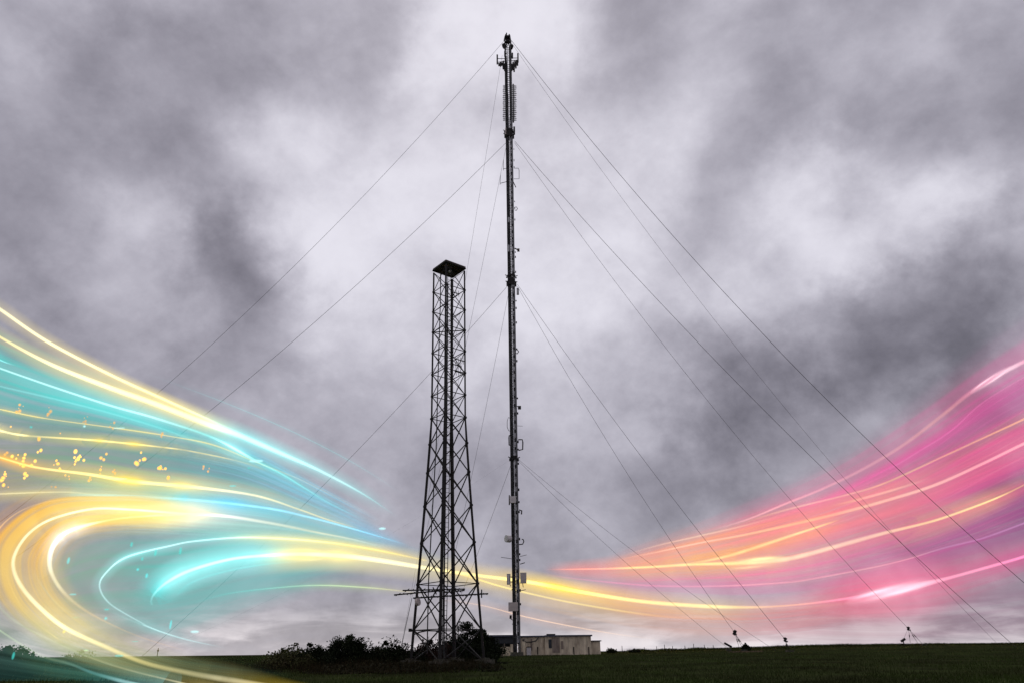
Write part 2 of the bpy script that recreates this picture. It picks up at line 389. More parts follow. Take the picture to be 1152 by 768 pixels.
# collars where the guys attach
def collar(py, w_, h_, name='guy_collar', dx=0):
    c = axis(tz(mpt(576, py).z)); mb = MB()
    s = MY / 110 * 0.16
    mb.cyl(c + Vector((dx, 0, 0)), (0, 0, 1), w_, h_, 8)
    for a in (8, 65, 125, 188, 245, 305):
        d = Vector((math.cos(math.radians(a)), math.sin(math.radians(a)), 0))
        mb.beam(c + d * w_ * 0.8, c + d * (w_ + 0.32) + Vector((0, 0, 0.22)), 0.08, 5)
        mb.box(c + d * (w_ + 0.05) + Vector((0, 0, -0.25)), (0.22, 0.22, h_ * 0.7))
    return mb.build(name, M['dark_steel'], mast)
collar(47, 0.45, 0.5); collar(152, 0.80, 1.5); collar(148, 0.85, 0.35); collar(318, 0.72, 1.4); collar(311, 0.78, 0.3); collar(515, 0.62, 0.6)
def panel(x0, y0, x1, y1, dy, name, m, depth=0.35):
    mb = MB(); a = mpt(x0, y1, dy); b = mpt(x1, y0, dy)
    mb.prism([(a.x, a.y, a.z), (b.x, a.y, a.z), (b.x, a.y, b.z), (a.x, a.y, b.z)], (0, depth, 0)).build(name, m, mast)
    o = mast.children[-1] if False else None
def rod(pts, r, name, m=None, dy=-0.3):
    mb = MB(); mb.path([mpt(x, y, dy) for x, y in pts], r, 6).build(name, m or M['dark_steel'], mast)
# crown of the mast
rod([(569.2, 39), (568.2, 41.5), (567.2, 46)], 0.14, 'guy_lug')
rod([(572.8, 39), (573.6, 42), (574.4, 46)], 0.14, 'guy_lug')
MB().box(axis(0.995), (1.1, 1.1, 0.35)).build('top_plate', M['dark_steel'], mast)
MB().cyl(axis(1.0) + Vector((-0.25, 0, 0.3)), (0, 0, 1), 0.12, 0.9).build('beacon_lamp', M['dark_steel'], mast)
MB().cyl(mpt(567.3, 52), (0.8, -0.5, -0.1), 0.55, 0.45, 14).build('dish_antenna', M['dark_steel'], mast)
MB().cyl(mpt(575.0, 53), (-0.8, -0.5, -0.1), 0.55, 0.45, 14).build('dish_antenna', M['dark_steel'], mast)
panel(558.6, 61.5, 560.2, 71.5, -0.5, 'panel_antenna', M['dark_steel'])
rod([(559.4, 66.3), (570.5, 66.3)], 0.07, 'outrigger_arm'); rod([(559.4, 70.4), (570.5, 69)], 0.07, 'outrigger_arm')
panel(582.0, 60, 583.4, 69.5, -0.5, 'panel_antenna', M['dark_steel'])
rod([(574, 65.6), (583, 65.6)], 0.07, 'outrigger_arm'); rod([(574, 68.6), (583, 68)], 0.07, 'outrigger_arm')
for (x, y0, y1) in ((563.2, 70, 75), (566.2, 69, 78), (579.3, 69, 75), (577.3, 70, 79), (581.3, 68, 72.5), (564.6, 71, 74), (575.6, 73, 80), (580.4, 70, 77), (561.4, 71.5, 74.5), (567.8, 72, 80), (578.4, 72, 81), (576.4, 60, 66), (568, 58, 64), (582.2, 69, 74)):
    rod([(x, y0), (x, y1)], 0.16, 'dipole_antenna')
rod([(559.6, 71.2), (570, 74.6)], 0.05, 'outrigger_arm'); rod([(575, 74.4), (583, 69.5)], 0.05, 'outrigger_arm'); rod([(562, 72.8), (570, 72.2)], 0.06, 'outrigger_arm'); rod([(574, 72.5), (582, 71.5)], 0.06, 'outrigger_arm'); rod([(565, 75.5), (570, 75.5)], 0.06, 'outrigger_arm'); rod([(575, 76), (580, 75)], 0.06, 'outrigger_arm')
# stacked dipole arrays
for i in range(19):
    y = 97 + i * 2.13
    j = 0.6 * math.sin(i * 1.9)
    rod([(570, y), (565.6 + j * 0.4, y + 0.2)], 0.07, 'dipole_element'); rod([(574, y), (581.0 + j * 0.5, y + 0.2)], 0.07, 'dipole_element')
    if True:
        rod([(567 + j * .3, y - 1.1), (567 + j * .3, y + 1.3)], 0.05, 'dipole_tip'); rod([(579.2 + j * .3, y - 1.2), (579.2 + j * .3, y + 1.2)], 0.05, 'dipole_tip')
rod([(577.3, 95), (577.6, 138)], 0.14, 'array_spine'); rod([(568.6, 98), (569, 138)], 0.09, 'array_spine')
panel(568.3, 144, 569.4, 151, -0.6, 'panel_antenna', M['grey_box'])
panel(577.6, 142.5, 579.4, 150, -0.6, 'panel_antenna', M['dark_steel'])
# furniture down the shaft
for i in range(46):
    y = 168 + i * 11.3 + 3 * math.sin(i * 2.7); s_ = 1 if math.sin(i * 1.3) > -0.2 else -1
    x = 576.5 + (y - 300) * 0.0143 + (3.5 if s_ > 0 else -3.3); w_ = 1.0 + 0.8 * abs(math.sin(i * 3.1))
    MB().box(mpt(x, y, -0.35), (0.12 * w_, 0.2, 0.16 + 0.22 * abs(math.sin(i * 1.9)))).build('cable_clamp', M['dark_steel'], mast)
rod([(572, 189.5), (566.3, 190)], 0.05, 'antenna_bracket'); rod([(566.3, 180), (566.3, 192)], 0.04, 'whip_antenna')
rod([(572.5, 204), (562.6, 206.5)], 0.06, 'antenna_bracket'); rod([(563, 197), (562.6, 208)], 0.04, 'whip_antenna')
rod([(578, 189.5), (583.2, 189.5), (584, 192), (584, 201.5), (578, 201.5)], 0.05, 'folded_dipole')
rod([(577, 204), (580.3, 211)], 0.08, 'antenna_bracket')
rod([(579, 233.5), (581, 233), (582.2, 235), (581, 237), (579, 236.6)], 0.06, 'loop_antenna')
panel(571.3, 244.5, 573.2, 250, -0.6, 'junction_box', M['tray']); panel(571.2, 275.5, 573.2, 283, -0.7, 'junction_box', M['tray'])
rod([(579, 279.5), (583, 281.5)], 0.12, 'floodlight_arm'); MB().box(mpt(583.2, 281.6, -0.4), (0.4, 0.4, 0.45)).build('floodlight', M['rust'], mast)
panel(581.2, 324, 583.8, 331, -0.6, 'panel_antenna', M['tray'])
rod([(571.5, 305), (573, 307.5), (574, 309)], 0.07, 'antenna_bracket')
rod([(580, 393.5), (582, 393), (583.4, 395.3), (582, 397.6), (580, 397)], 0.08, 'loop_antenna')
MB().box(mpt(584.4, 458, -0.3), (0.5, 0.4, 0.5)).build('floodlight', M['dark_steel'], mast); rod([(581, 456), (584.4, 458)], 0.07, 'floodlight_arm')
rod([(576, 471.5), (572, 469), (570.6, 473), (570.6, 480), (572.3, 484), (576, 485)], 0.04, 'folded_dipole')
rod([(575.5, 489), (572.8, 489.5), (572.6, 492), (572.8, 500), (575.5, 501)], 0.10, 'folded_dipole')
rod([(583, 494), (587.6, 494), (588.2, 497), (588, 505), (583.5, 506)], 0.10, 'folded_dipole')
rod([(582, 478.5), (588, 478.8)], 0.03, 'whip_antenna')
panel(573.4, 557.5, 580.3, 565, -1.1, 'panel_antenna', M['white_panel'], 0.4); rod([(573, 556.5), (573, 567.5)], 0.09, 'mounting_pole')
panel(576, 573, 578, 579, -0.7, 'junction_box', M['dark_steel']); rod([(584, 573), (587, 574), (586.6, 578)], 0.10, 'antenna_bracket')
rod([(577, 604), (579, 604)], 0.16, 'antenna_bracket')
MB().cyl(mpt(571.6, 605.5, -0.8), (-0.85, -0.5, 0), 0.52, 0.75, 16).build('dish_antenna', M['white_panel'], mast); rod([(573, 605.5), (578, 606)], 0.10, 'mounting_pole')
rod([(584, 612), (588, 611.5), (589.3, 608.5), (588.6, 606.3), (587, 606)], 0.08, 'loop_antenna')
rod([(577, 628.2), (563.6, 626.2)], 0.035, 'whip_antenna'); rod([(585, 625.5), (592.5, 623.5)], 0.035, 'whip_antenna')
rod([(585, 634), (590.5, 632.3)], 0.06, 'whip_antenna')
panel(570.2, 644.8, 574.3, 657, -1.0, 'panel_antenna', M['tray'], 0.3); panel(571.0, 646, 573.0, 656, -1.06, 'radome_front', M['white_panel'], 0.055)
rod([(574.6, 648.5), (578, 648.5)], 0.07, 'antenna_bracket'); rod([(574.6, 654), (578, 654)], 0.07, 'antenna_bracket'); rod([(575, 658), (573.6, 658.5)], 0.07, 'antenna_bracket')
panel(585.3, 643.4, 592.2, 655.4, -1.0, 'panel_antenna', M['grey_box'], 0.5); rod([(588, 655.5), (588.6, 660)], 0.05, 'cable_tail'); rod([(586, 664), (591.5, 662.6)], 0.045, 'whip_antenna')
panel(572.0, 676.8, 582.6, 686.8, -1.3, 'equipment_box', M['grey_box'], 0.6)
rod([(575.5, 663), (577.5, 662)], 0.07, 'antenna_bracket')
rod([(574.6, 691.5), (574.4, 695.5)], 0.16, 'whip_antenna'); rod([(577, 697), (574.6, 695.8)], 0.05, 'antenna_bracket'); rod([(578, 702), (576, 701.2)], 0.05, 'antenna_bracket')

# ------------------------------------------------------------------ guy wires
def gxy(px, Y):
    p = P(px, 733, Y); return Vector((p.x, Y, gz(p.x, Y)))
def wire(p0, p1, sag, r, label, group=None):
    mb = MB(); n = 28; pts = []
    for i in range(n + 1):
        t = i / n; p = p0.lerp(p1, t); p.z -= 4 * sag * t * (1 - t); pts.append(p)
    o = mb.path(pts, r * 1.0 + 0.003, 6).build('guy_wire', M['wire']); return tag(o, label, 'guy wire', group or 'guy wires of the tall mast'), pts
def att(px, py, dx=0.0, dy=0.0):
    c = axis(tz(mpt(576, py).z)); q = mpt(px, py); return Vector((q.x, MY + dy, c.z))
# anchors: far right, right, and left of the mast
gA_out = gxy(1240, 116.5); gA_mid = gxy(1145, 115.0); gA_in = gxy(885, 113.0); gA_in2 = gxy(873, 121)
gB_mid = gxy(1043, 146); gB_out = gxy(1125, 158); gB_in = gxy(838, 127.5); gB_in2 = gxy(823, 132)
gL_in = gxy(158, 126); gL_out = gxy(-230, 132); gL_out2 = gxy(-160, 130)
gK_out = gxy(450, 195); gK_mid = gxy(449, 184); gK_in = gxy(486, 150)
eqR = P(1022, 706.5, 141.5); eqB = P(826.5, 711, 126); eqA = P(883.5, 719, 112.6)
wire(att(575.5, 46), gA_out, 8.2, 0.040, 'highest thick guy wire running from the mast top down past the right edge')
wire(att(575.5, 47, dy=0.4), gB_out, 7.4, 0.020, 'thin guy wire from the mast top fading into the pink light at far right')
wire(att(579, 159), gA_mid, 3.6, 0.034, 'thick guy wire from the second collar reaching the ground near the right edge')
wire(att(579, 159.5, dy=0.4), eqR, 4.6, 0.024, 'guy wire from the second collar ending at the raised plate on the far right')
wire(att(582, 320), eqA, 1.4, 0.024, 'guy wire from the third collar down to the short anchor plate on the crest')
wire(att(582, 321, dy=0.4), eqB, 2.3, 0.024, 'guy wire from the third collar down to the leftmost raised anchor plate')
wire(att(584, 517), gA_in2, 1.0, 0.017, 'upper of the two low guy wires right of the mast')
wire(att(584, 518, dy=0.4), gB_in2, 1.0, 0.019, 'lower of the two low guy wires right of the mast')
wire(att(566.8, 46.5), gL_out, 12.0, 0.026, 'guy wire from the mast top sloping far down to the left edge')
wire(att(570, 160), gL_out2, 7.0, 0.030, 'guy wire from the second collar sloping down left into the teal light')
wire(att(572.5, 320), gL_in, 2.4, 0.026, 'guy wire from the third collar passing behind the lattice tower top to the left')
wire(att(575, 516), gL_in + Vector((0.6, -0.5, 0)), 1.8, 0.0015, 'lowest left guy wire crossing behind the middle of the lattice tower')
wire(att(565, 60, dy=0.5), gK_out, 3.0, 0.020, 'nearly vertical thin guy wire from just below the mast top, leftmost of the steep ones')
wire(att(570, 160, dy=0.5), gK_mid, 2.2, 0.020, 'nearly vertical thin guy wire from the second collar behind the lattice tower')
wire(att(573.5, 321, dy=0.5), gK_in, 1.8, 0.020, 'steep thin guy wire from the third collar between tower and mast')
wire(att(576, 518, dy=0.5), gK_in + Vector((0.6, 0, 0)), 1.0, 0.020, 'short steep guy wire from the lowest collar toward the lattice tower')

def anchor(top, feet, label, plate=0.45, lugs=True):
    a = thing('guy_anchor', (top.x, top.y, gz(top.x, top.y)), label, 'guy anchor', 'guy anchors in the pasture')
    mb = MB(); R = Matrix.Rotation(0.6, 3, 'Y')
    mb.box(top, (plate * .6, 0.10, plate * 1.1), R); mb.cyl(top + Vector((-0.12, 0, 0.2)), (0, 1, 0), 0.13, 0.3, 8); mb.cyl(top + Vector((0.2, 0, -0.25)), (0, 1, 0), 0.11, 0.3, 8)
    mb.build('equaliser_plate', M['dark_steel'], a)
    for f in feet:
        f = Vector((f[0], f[1], gz(f[0], f[1]) - 0.05)); m = top.lerp(f, 0.35)
        MB().path([top, m], 0.03, 5).build('rod', M['wire'], a); t = MB(); t.path([m, top.lerp(f, 0.5)], 0.07, 6); t.path([top.lerp(f, 0.5), f], 0.03, 5); t.build('turnbuckle', M['dark_steel'], a)
    f0 = feet[0]; MB().box((f0[0], f0[1], gz(f0[0], f0[1]) + 0.05), (1.0, 0.8, 0.35)).build('concrete_block', M['concrete'], a)
    return a
def ft(px, Y): p = gxy(px, Y); return (p.x, p.y)
anchor(eqR, [ft(1041, 143), ft(1036, 143.5), ft(1026, 142)], 'guy anchor with a raised plate and fanned rods, rightmost on the crest', 0.6)
anchor(eqB, [ft(837, 127), ft(833, 127.4), ft(840, 127)], 'guy anchor with a tall hanging plate beside the small round bush', 0.75)
anchor(eqA, [ft(888.5, 113), ft(886, 113.4)], 'short guy anchor on the skyline right of the round bush', 0.55)
a4 = P(1016, 719.5, 140)
an = thing('guy_anchor', (a4.x, a4.y, gz(a4.x, a4.y)), 'small dark winch post left of the raised anchor plate at far right', 'guy anchor', 'guy anchors in the pasture')
MB().box(a4, (0.9, 0.3, 0.35), Matrix.Rotation(-0.5, 3, 'Y')).build('winch_drum', M['dark_steel'], an); MB().path([(a4.x, a4.y, gz(a4.x, a4.y) - 0.1), a4], 0.10, 6).build('post', M['dark_steel'], an)
MB().path([a4, P(1021, 708, 141)], 0.02, 5).build('rod', M['wire'], an)
a5 = P(819, 725, 131); an = thing('guy_anchor', (a5.x, a5.y, gz(a5.x, a5.y)), 'low dark anchor tangle left of the hanging plate', 'guy anchor', 'guy anchors in the pasture')
MB().box(a5, (1.3, 0.4, 0.3), Matrix.Rotation(0.5, 3, 'Y')).build('turnbuckle', M['dark_steel'], an); MB().box((a5.x, a5.y, gz(a5.x, a5.y) + 0.1), (0.8, 0.8, 0.5)).build('concrete_block', M['concrete'], an)
lp = gxy(177.5, 94); an = thing('marker_post', lp, 'thin dark post on the far left skyline under the light swirl', 'post')
MB().path([lp - Vector((0, 0, 0.2)), lp + Vector((0, 0, 1.5))], [0.06, 0.04], 6).build('post', M['dark_steel'], an); MB().box(lp + Vector((0, 0, 1.2)), (0.18, 0.08, 0.2)).build('plate', M['dark_steel'], an)
for i, px in enumerate((684, 700, 725, 739, 748, 757, 771, 781, 793, 803)):
    p = gxy(px, 150); o = MB().path([p - Vector((0, 0, 0.2)), p + Vector((0.03, 0, 0.95 + 0.2 * math.sin(i * 2)))], [0.07, 0.055], 5).build('fence_post', M['bark'])
    tag(o, 'tiny wooden fence post on the skyline right of the building', 'fence post', 'fence posts on the skyline')

# ------------------------------------------------------------------ the lattice tower
TY = 60.0
tb = P(503.0, 748, TY); tt_ = P(505.3, 303.5, TY); tb.z = gz(tb.x, TY) + 0.1
tower = thing('lattice_tower', tb, 'square self-supporting dark lattice tower with a flat top platform, standing among bushes', 'lattice tower')
ztop = tt_.z; zbrk = P(504, 470, TY).z
AT = math.radians(6.4)
def thw(z):
    if z > zbrk: return 1.50
    t = (zbrk - z) / (zbrk - tb.z); return 1.50 + 1.38 * t ** 1.12
def tleg(k, z):
    c = tb.lerp(tt_, (z - tb.z) / (ztop - tb.z)); r = thw(z)
    a = {0: math.pi + AT * -1 + 0, 1: -math.pi / 2 - AT, 2: -AT, 3: math.pi / 2 - AT}[k % 4]
    return c + Vector((math.cos(a) * r, math.sin(a) * r, 0))
lv = [tb.z + 0.15, P(503, 708, TY).z]
hs = [3.4, 3.2, 3.0, 2.8, 2.5, 2.3]; k_ = (zbrk - lv[-1]) / sum(hs)
for h in hs: lv.append(lv[-1] + h * k_)
nup = 7
for i in range(nup): lv.append(zbrk + (ztop - 0.25 - zbrk) * (i + 1) / nup)
for k in range(4):
    mb = MB(); zz = [tb.z - 0.2] + lv[1:] ; mb.path([tleg(k, z) for z in zz], [(0.17 if k % 2 else 0.12) if z < zbrk else (0.125 if k % 2 else 0.09) for z in zz], 4)
    for z in lv[1:-1]: mb.cyl(tleg(k, z), (0, 0, 1), 0.12 if z > zbrk else 0.15, 0.16, 6)
    mb.build('leg', M['dark_steel'], tower)
    b = tleg(k, tb.z); mb = MB(); mb.box((b.x, b.y, gz(b.x, b.y) + 0.12), (1.15, 1.15, 0.55), Matrix.Rotation(0.8, 3, 'Z')); mb.box((b.x, b.y, gz(b.x, b.y) + 0.45), (0.6, 0.6, 0.14), Matrix.Rotation(0.8, 3, 'Z')); mb.build('base_block', M['concrete'], tower)
for i in range(len(lv) - 1):
    z0, z1 = lv[i], lv[i + 1]
    ring = MB()
    for k in range(4):
        a0, a1, b0, b1_ = tleg(k, z0), tleg(k, z1), tleg(k + 1, z0), tleg(k + 1, z1)
        r = 0.052 if z0 < zbrk else 0.036
        mb = MB()
        mb.beam(a0, b1_, r, 4); mb.beam(b0, a1, r, 4)
        if False:
            am, bm = tleg(k, (z0 + z1) / 2), tleg(k + 1, (z0 + z1) / 2)
            mid0 = (a0 + b0) / 2; mid1 = (a1 + b1_) / 2
            mb.beam(am, mid0, r * 0.8, 4); mb.beam(am, mid1, r * 0.8, 4); mb.beam(bm, mid0, r * 0.8, 4); mb.beam(bm, mid1, r * 0.8, 4)
        mb.build('cross_brace', M['dark_steel'], tower)
        if i in (1, 2) or i > 6: ring.beam(a0, b0, 0.040 if i > 1 else 0.05, 4)
    if ring.v: ring.build('horizontal_ring', M['dark_steel'], tower)
# diagonal plan stays seen through the upper part
for z in (lv[-4],):
    mb = MB(); mb.beam(tleg(0, z), tleg(2, z), 0.05, 4); mb.beam(tleg(1, z), tleg(3, z), 0.05, 4); mb.build('plan_brace', M['dark_steel'], tower)
# ladder against the front leg, inside, and a thin conductor
mb = MB(); f0, f1 = tleg(1, tb.z), tleg(1, ztop)
def lad(z, s):
    p = tleg(1, z); c = tb.lerp(tt_, (z - tb.z) / (ztop - tb.z)); d = (c - p).normalized(); return p + d * 0.35 + Vector((0.10 + s, 0, 0))
for s in (0.0, 0.30): mb.path([lad(z, s) for z in lv], 0.04, 4)
z = tb.z + 0.6
while z < ztop - 0.3:
    mb.beam(lad(z, 0), lad(z, 0.30), 0.02, 4, cap=False); z += 0.35
mb.build('ladder', M['dark_steel'], tower)
mb = MB(); q = [P(x, y, TY + 0.3) for x, y in ((495.8, 303), (495.4, 340), (492.6, 430), (490.8, 500), (485.8, 585), (482.2, 652), (481.0, 705), (480.5, 735))]
mb.path(q, 0.05, 5).build('cable_conduit', M['cable'], tower)
mb = MB(); q = [P(x, y, TY - 0.2) for x, y in ((503.4, 318), (502.2, 470), (500.5, 560), (499.2, 660), (499, 740))]
mb.path([p + Vector((0, 0.25, 0)) for p in q], 0.07, 5).build('feeder_cable', M['cable'], tower)
# top platform: shallow steel tray seen from below
mb = MB(); zt = ztop; cen = tb.lerp(tt_, 1.0)
crn = [cen + (tleg(k, ztop) - cen) * 1.07 for k in range(4)]
mb.add([p + Vector((0, 0, 0.02)) for p in crn] + [p + Vector((0, 0, 0.20)) for p in crn], [(0, 1, 2, 3), (7, 6, 5, 4), (0, 4, 5, 1), (1, 5, 6, 2), (2, 6, 7, 3), (3, 7, 4, 0)])
mb.build('platform', M['rust'], tower)
mb = MB()
for k in range(4): mb.beam(crn[k], crn[(k + 1) % 4], 0.07, 4)
mb.beam(crn[0], crn[2], 0.06, 4); mb.beam((crn[0] + crn[1]) / 2, (crn[2] + crn[3]) / 2, 0.05, 4); mb.beam((crn[1] + crn[2]) / 2, (crn[3] + crn[0]) / 2, 0.05, 4)
mb.build('platform_joist', M['dark_steel'], tower)
MB().cyl(cen + Vector((0.1, 0.1, -0.12)), (0, 0, 1), 0.16, 0.2, 8).build('lamp', M['white_panel'], tower)
# old aerials part way up and the yagis low down
def tr(pts, r, name, Y=TY, m=None):
    return MB().path([P(x, y, Y) for x, y in pts], r, 5).build(name, m or M['dark_steel'], tower)
for (x, y, dy) in ((517, 404, 0.6), (514, 410, 0.6), (517, 418, 0.5), (512, 329, 0.4)):
    mb = MB(); c = P(x, y, TY + dy); mb.beam(c + Vector((-0.45, 0, 0.1)), c + Vector((0.45, 0, -0.2)), 0.05, 5)
    for j in range(4): mb.beam(c + Vector((-0.35 + j * 0.22, -0.2, 0.22 - j * .05)), c + Vector((-0.30 + j * 0.22, 0.2, -0.25 - j * .05)), 0.025, 4)
    mb.build('yagi_antenna', M['dark_steel'], tower)
def yagi(x0, y0, Y0, x1, y1, Y1, n, el, r=0.05):
    a, b = P(x0, y0, Y0), P(x1, y1, Y1); mb = MB(); mb.beam(a, b, r, 5); d = (b - a).normalized(); s = d.cross(Vector((0, 0, 1))).normalized()
    for j in range(n):
        c = a.lerp(b, (j + 0.5) / n); v = (s * 0.9 + Vector((0, 0, 0.25 * (-1) ** j))).normalized() * el
        mb.beam(c - v, c + v, 0.028, 4, cap=False)
    mb.build('yagi_antenna', M['dark_steel'], tower)
yagi(453.2, 663.6, 57.5, 523, 662.0, 61, 8, 0.35, 0.055)
yagi(443.5, 668.6, 57, 500, 663.5, 60.5, 7, 0.30, 0.055)
yagi(465, 672.2, 58, 549, 667.2, 62, 12, 0.32, 0.06)
yagi(500, 666, 58.2, 522.5, 663.5, 57.4, 6, 0.28, 0.05)
tr([(541.8, 662.5), (541.8, 672)], 0.05, 'mounting_pole'); tr([(487, 660), (491, 668)], 0.05, 'antenna_bracket')
tr([(466, 713), (472, 710.5), (480, 708.8), (490, 709), (497, 712.5)], 0.05, 'loose_cable', TY - 1.5)
MB().cyl(P(470.0, 676.5, 57.8), (1, -0.4, 0.2), 0.28, 0.22, 12).build('dish_antenna', M['grey_box'], tower)
MB().box(P(461.5, 708.3, 59.2), (0.24, 0.24, 0.24)).build('junction_box', M['dark_steel'], tower)
mb = MB(); mb.path([P(463.5, 672, 58), P(457.5, 700, 58.3), P(451.5, 728, 58.8)], 0.018, 5); tag(mb.build('stay_wire', M['wire']), 'thin slack stay wire left of the lattice tower foot', 'guy wire')

# ------------------------------------------------------------------ bushes
def shrub(px, py, wpx, Y, m, label, n=3400, leaf=0.075, gaps=0.35, tall=None, twigs=12, name='bush', cat='bush', group='bushes around the lattice tower'):
    base = gxy(px, Y); h = P(px, py, Y).z - base.z; rad = wpx * 0.001146 * Y / 2
    t = thing(name, base, label, cat, group)
    cl = []; ncl = 46
    for i in range(ncl):
        a = rng.uniform(0, 2 * np.pi); rr = rad * math.sqrt(rng.random()); u = rr / rad
        top = h * (1 - 0.62 * u ** 1.8) * rng.uniform(0.62, 1.0)
        z = top * (0.25 + 0.75 * rng.random() ** 0.6)
        cl.append((base.x + math.cos(a) * rr, base.y + math.sin(a) * rr, base.z + z, rng.uniform(0.14, 0.34) * min(rad, h) * 1.4))
    cl.append((base.x, base.y, base.z + h * 0.9, 0.12 * h))
    cl = np.array(cl); idx = rng.integers(0, len(cl), n)
    c = cl[idx, :3]; s = cl[idx, 3:4]
    d = rng.normal(size=(n, 3)); d /= np.linalg.norm(d, axis=1, keepdims=True)
    pos = c + d * s * rng.random((n, 1)) ** 0.6 * np.array([1.15, 1.15, 0.85])
    pos[:, 2] = np.maximum(pos[:, 2], base.z - 0.05)
    a = rng.normal(size=(n, 3)); a /= np.linalg.norm(a, axis=1, keepdims=True); b = np.cross(a, rng.normal(size=(n, 3))); b /= np.linalg.norm(b, axis=1, keepdims=True)
    L_ = (leaf * rng.uniform(0.6, 1.6, (n, 1))); W_ = L_ * rng.uniform(0.35, 0.7, (n, 1))
    Vv = np.stack([pos - a * L_, pos + b * W_, pos + a * L_, pos - b * W_], 1)
    npmesh('foliage', Vv.reshape(-1, 3), np.arange(4 * n).reshape(n, 4), m, t)
    mb = MB()
    for i in rng.choice(len(cl), min(twigs, len(cl)), replace=False):
        e = Vector(cl[i, :3]); mid = base.lerp(e, 0.5) + Vector(rng.normal(0, 0.12 * rad, 3)); mid.z = max(mid.z, base.z)
        mb.path([base + Vector((0, 0, -0.1)), mid, e, e + Vector((rng.normal(0, .12), rng.normal(0, .12), abs(rng.normal(0.1, 0.14))))], [0.05, 0.03, 0.018, 0.006], 4)
    mb.build('branches', M['bark'], t)
    return t
shrub(318, 729, 40, 56, M['leaf_green'], 'sparse yellowish twiggy bush, leftmost of the row before the lattice tower', n=2200, twigs=20)
shrub(332, 722.5, 42, 57, M['leaf_green'], 'thin green bush with long bare shoots left of the tall dark bushes', n=3000, twigs=30)
shrub(348, 722, 46, 58, M['leaf_dark'], 'pointed dark bush beside the thin green one', n=4600)
shrub(376, 727, 30, 60, M['leaf_dark'], 'low dark bush with open twiggy edge in the gap of the row', n=1600)
shrub(392, 713, 62, 61, M['leaf_dark'], 'broad dark rounded bush, tallest of the row left of the tower', n=13000)
shrub(381, 712, 18, 60.5, M['leaf_dark'], 'slender dark sapling with an open tufted top above the broad bush', n=800, leaf=0.07, name='sapling', cat='tree')
shrub(424, 727, 30, 61, M['leaf_brown'], 'small russet-brown bush between two dark ones', n=1800)
shrub(434, 720, 54, 62, M['leaf_dark'], 'dark spreading bush left of the tower leg', n=9000)
shrub(462, 730, 36, 63, M['leaf_dark'], 'low dark bush at the left leg of the tower', n=2400)
shrub(484, 719, 64, 66, M['leaf_red'], 'dark bush with reddish leaves seen through the tower', n=10000)
shrub(508, 728, 40, 66, M['leaf_dark'], 'dark bush behind the front leg of the tower', n=3000)
shrub(526, 698, 54, 69, M['leaf_dark'], 'tall dark thorn tree with ragged crown behind the right of the tower', n=15000, name='thorn_tree', cat='tree', twigs=22)
shrub(543, 707, 46, 70, M['leaf_dark'], 'dark thorn bush leaning toward the shed beside the thorn tree', n=9000)
shrub(534, 727, 52, 67, M['leaf_dark'], 'dense low dark bush in front of the shed', n=5000)
shrub(8, 726, 74, 46, M['leaf_dark'], 'dark bush at the far left edge', n=12000, group='bushes in the left corner')
shrub(-14, 724, 54, 46, M['leaf_dark'], 'dark bush cut by the left edge of the picture', n=7000, group='bushes in the left corner')
shrub(28, 728, 12, 47, M['leaf_dark'], 'small upright dark shoot right of the left edge bush', n=900, group='bushes in the left corner')
shrub(90, 731, 34, 60, M['leaf_green'], 'low pale green bush under the swirl of light', n=1700, group='bushes in the left corner')
shrub(76, 735, 26, 60, M['leaf_green'], 'smaller low green bush left of the pale green one', n=1000, group='bushes in the left corner')
shrub(688, 728.5, 13, 135, M['leaf_dark'], 'small distant bush on the skyline just right of the building', n=900, leaf=0.12, group='small bushes on the skyline')
shrub(714, 729.2, 12, 138, M['leaf_dark'], 'second small distant bush on the skyline right of the building', n=900, leaf=0.12, group='small bushes on the skyline')
shrub(840, 722.2, 9, 128, M['leaf_dark'], 'small round dark bush on the skyline between the guy anchors', n=900, leaf=0.12, group='small bushes on the skyline')
# bramble thicket on the ground in front of the bushes
pts = []
n = 26000
for _ in range(n):
    px = rng.uniform(225, 640); Y = rng.uniform(44, 66)
    p = gxy(px, Y); k = sstep((px - 320) / 80) * sstep((585 - px) / 50); c = 0.5 + 0.9 * noise.noise(Vector((p.x * 0.5, p.y * 0.5, 4)))
    hmax = max(0.0, k * c) * (0.5 if px < 470 else 0.35) * sstep((Y - 43) / 9)
    if hmax < 0.05: continue
    pts.append((p.x, p.y, p.z + hmax * rng.random() ** 0.7))
pts = np.array(pts); n = len(pts)
a = rng.normal(size=(n, 3)); a /= np.linalg.norm(a, axis=1, keepdims=True); b = np.cross(a, rng.normal(size=(n, 3))); b /= np.linalg.norm(b, axis=1, keepdims=True)
L_ = 0.10 * rng.uniform(0.5, 1.5, (n, 1)); Vv = np.stack([pts - a * L_, pts + b * L_ * .6, pts + a * L_, pts - b * L_ * .6], 1)
tag(npmesh('bramble_thicket', Vv.reshape(-1, 3), np.arange(4 * n).reshape(n, 4), M['leaf_brown']), 'tangled dark brambles and dead stems at the foot of the bushes', 'brambles', kind='stuff')
sp = []
for _ in range(5000):
    px = rng.uniform(240, 560); Y = rng.uniform(45, 58); p = gxy(px, Y)
    if noise.noise(Vector((p.x * 0.4, p.y * 0.4, 14))) < -0.05: continue
    sp.append((p.x, p.y, p.z))
tag(blades('dry_stems', sp, 0.75, 0.014, mat('dry_stem', (0.030, 0.023, 0.013), 0.9, spec=0.0), lean=0.4), 'pale dry stems standing in the brambles', 'weeds', kind='stuff')
o = blades('straw_patch', [tuple(gxy(px, 118 + rng.normal(0, 1.2))) for px in rng.uniform(820, 858, 700)], 0.13, 0.06, mat('straw', (0.16, 0.11, 0.07), 0.9), lean=0.7)
tag(o, 'strip of pale dead grass below the round bush', 'grass', kind='stuff')

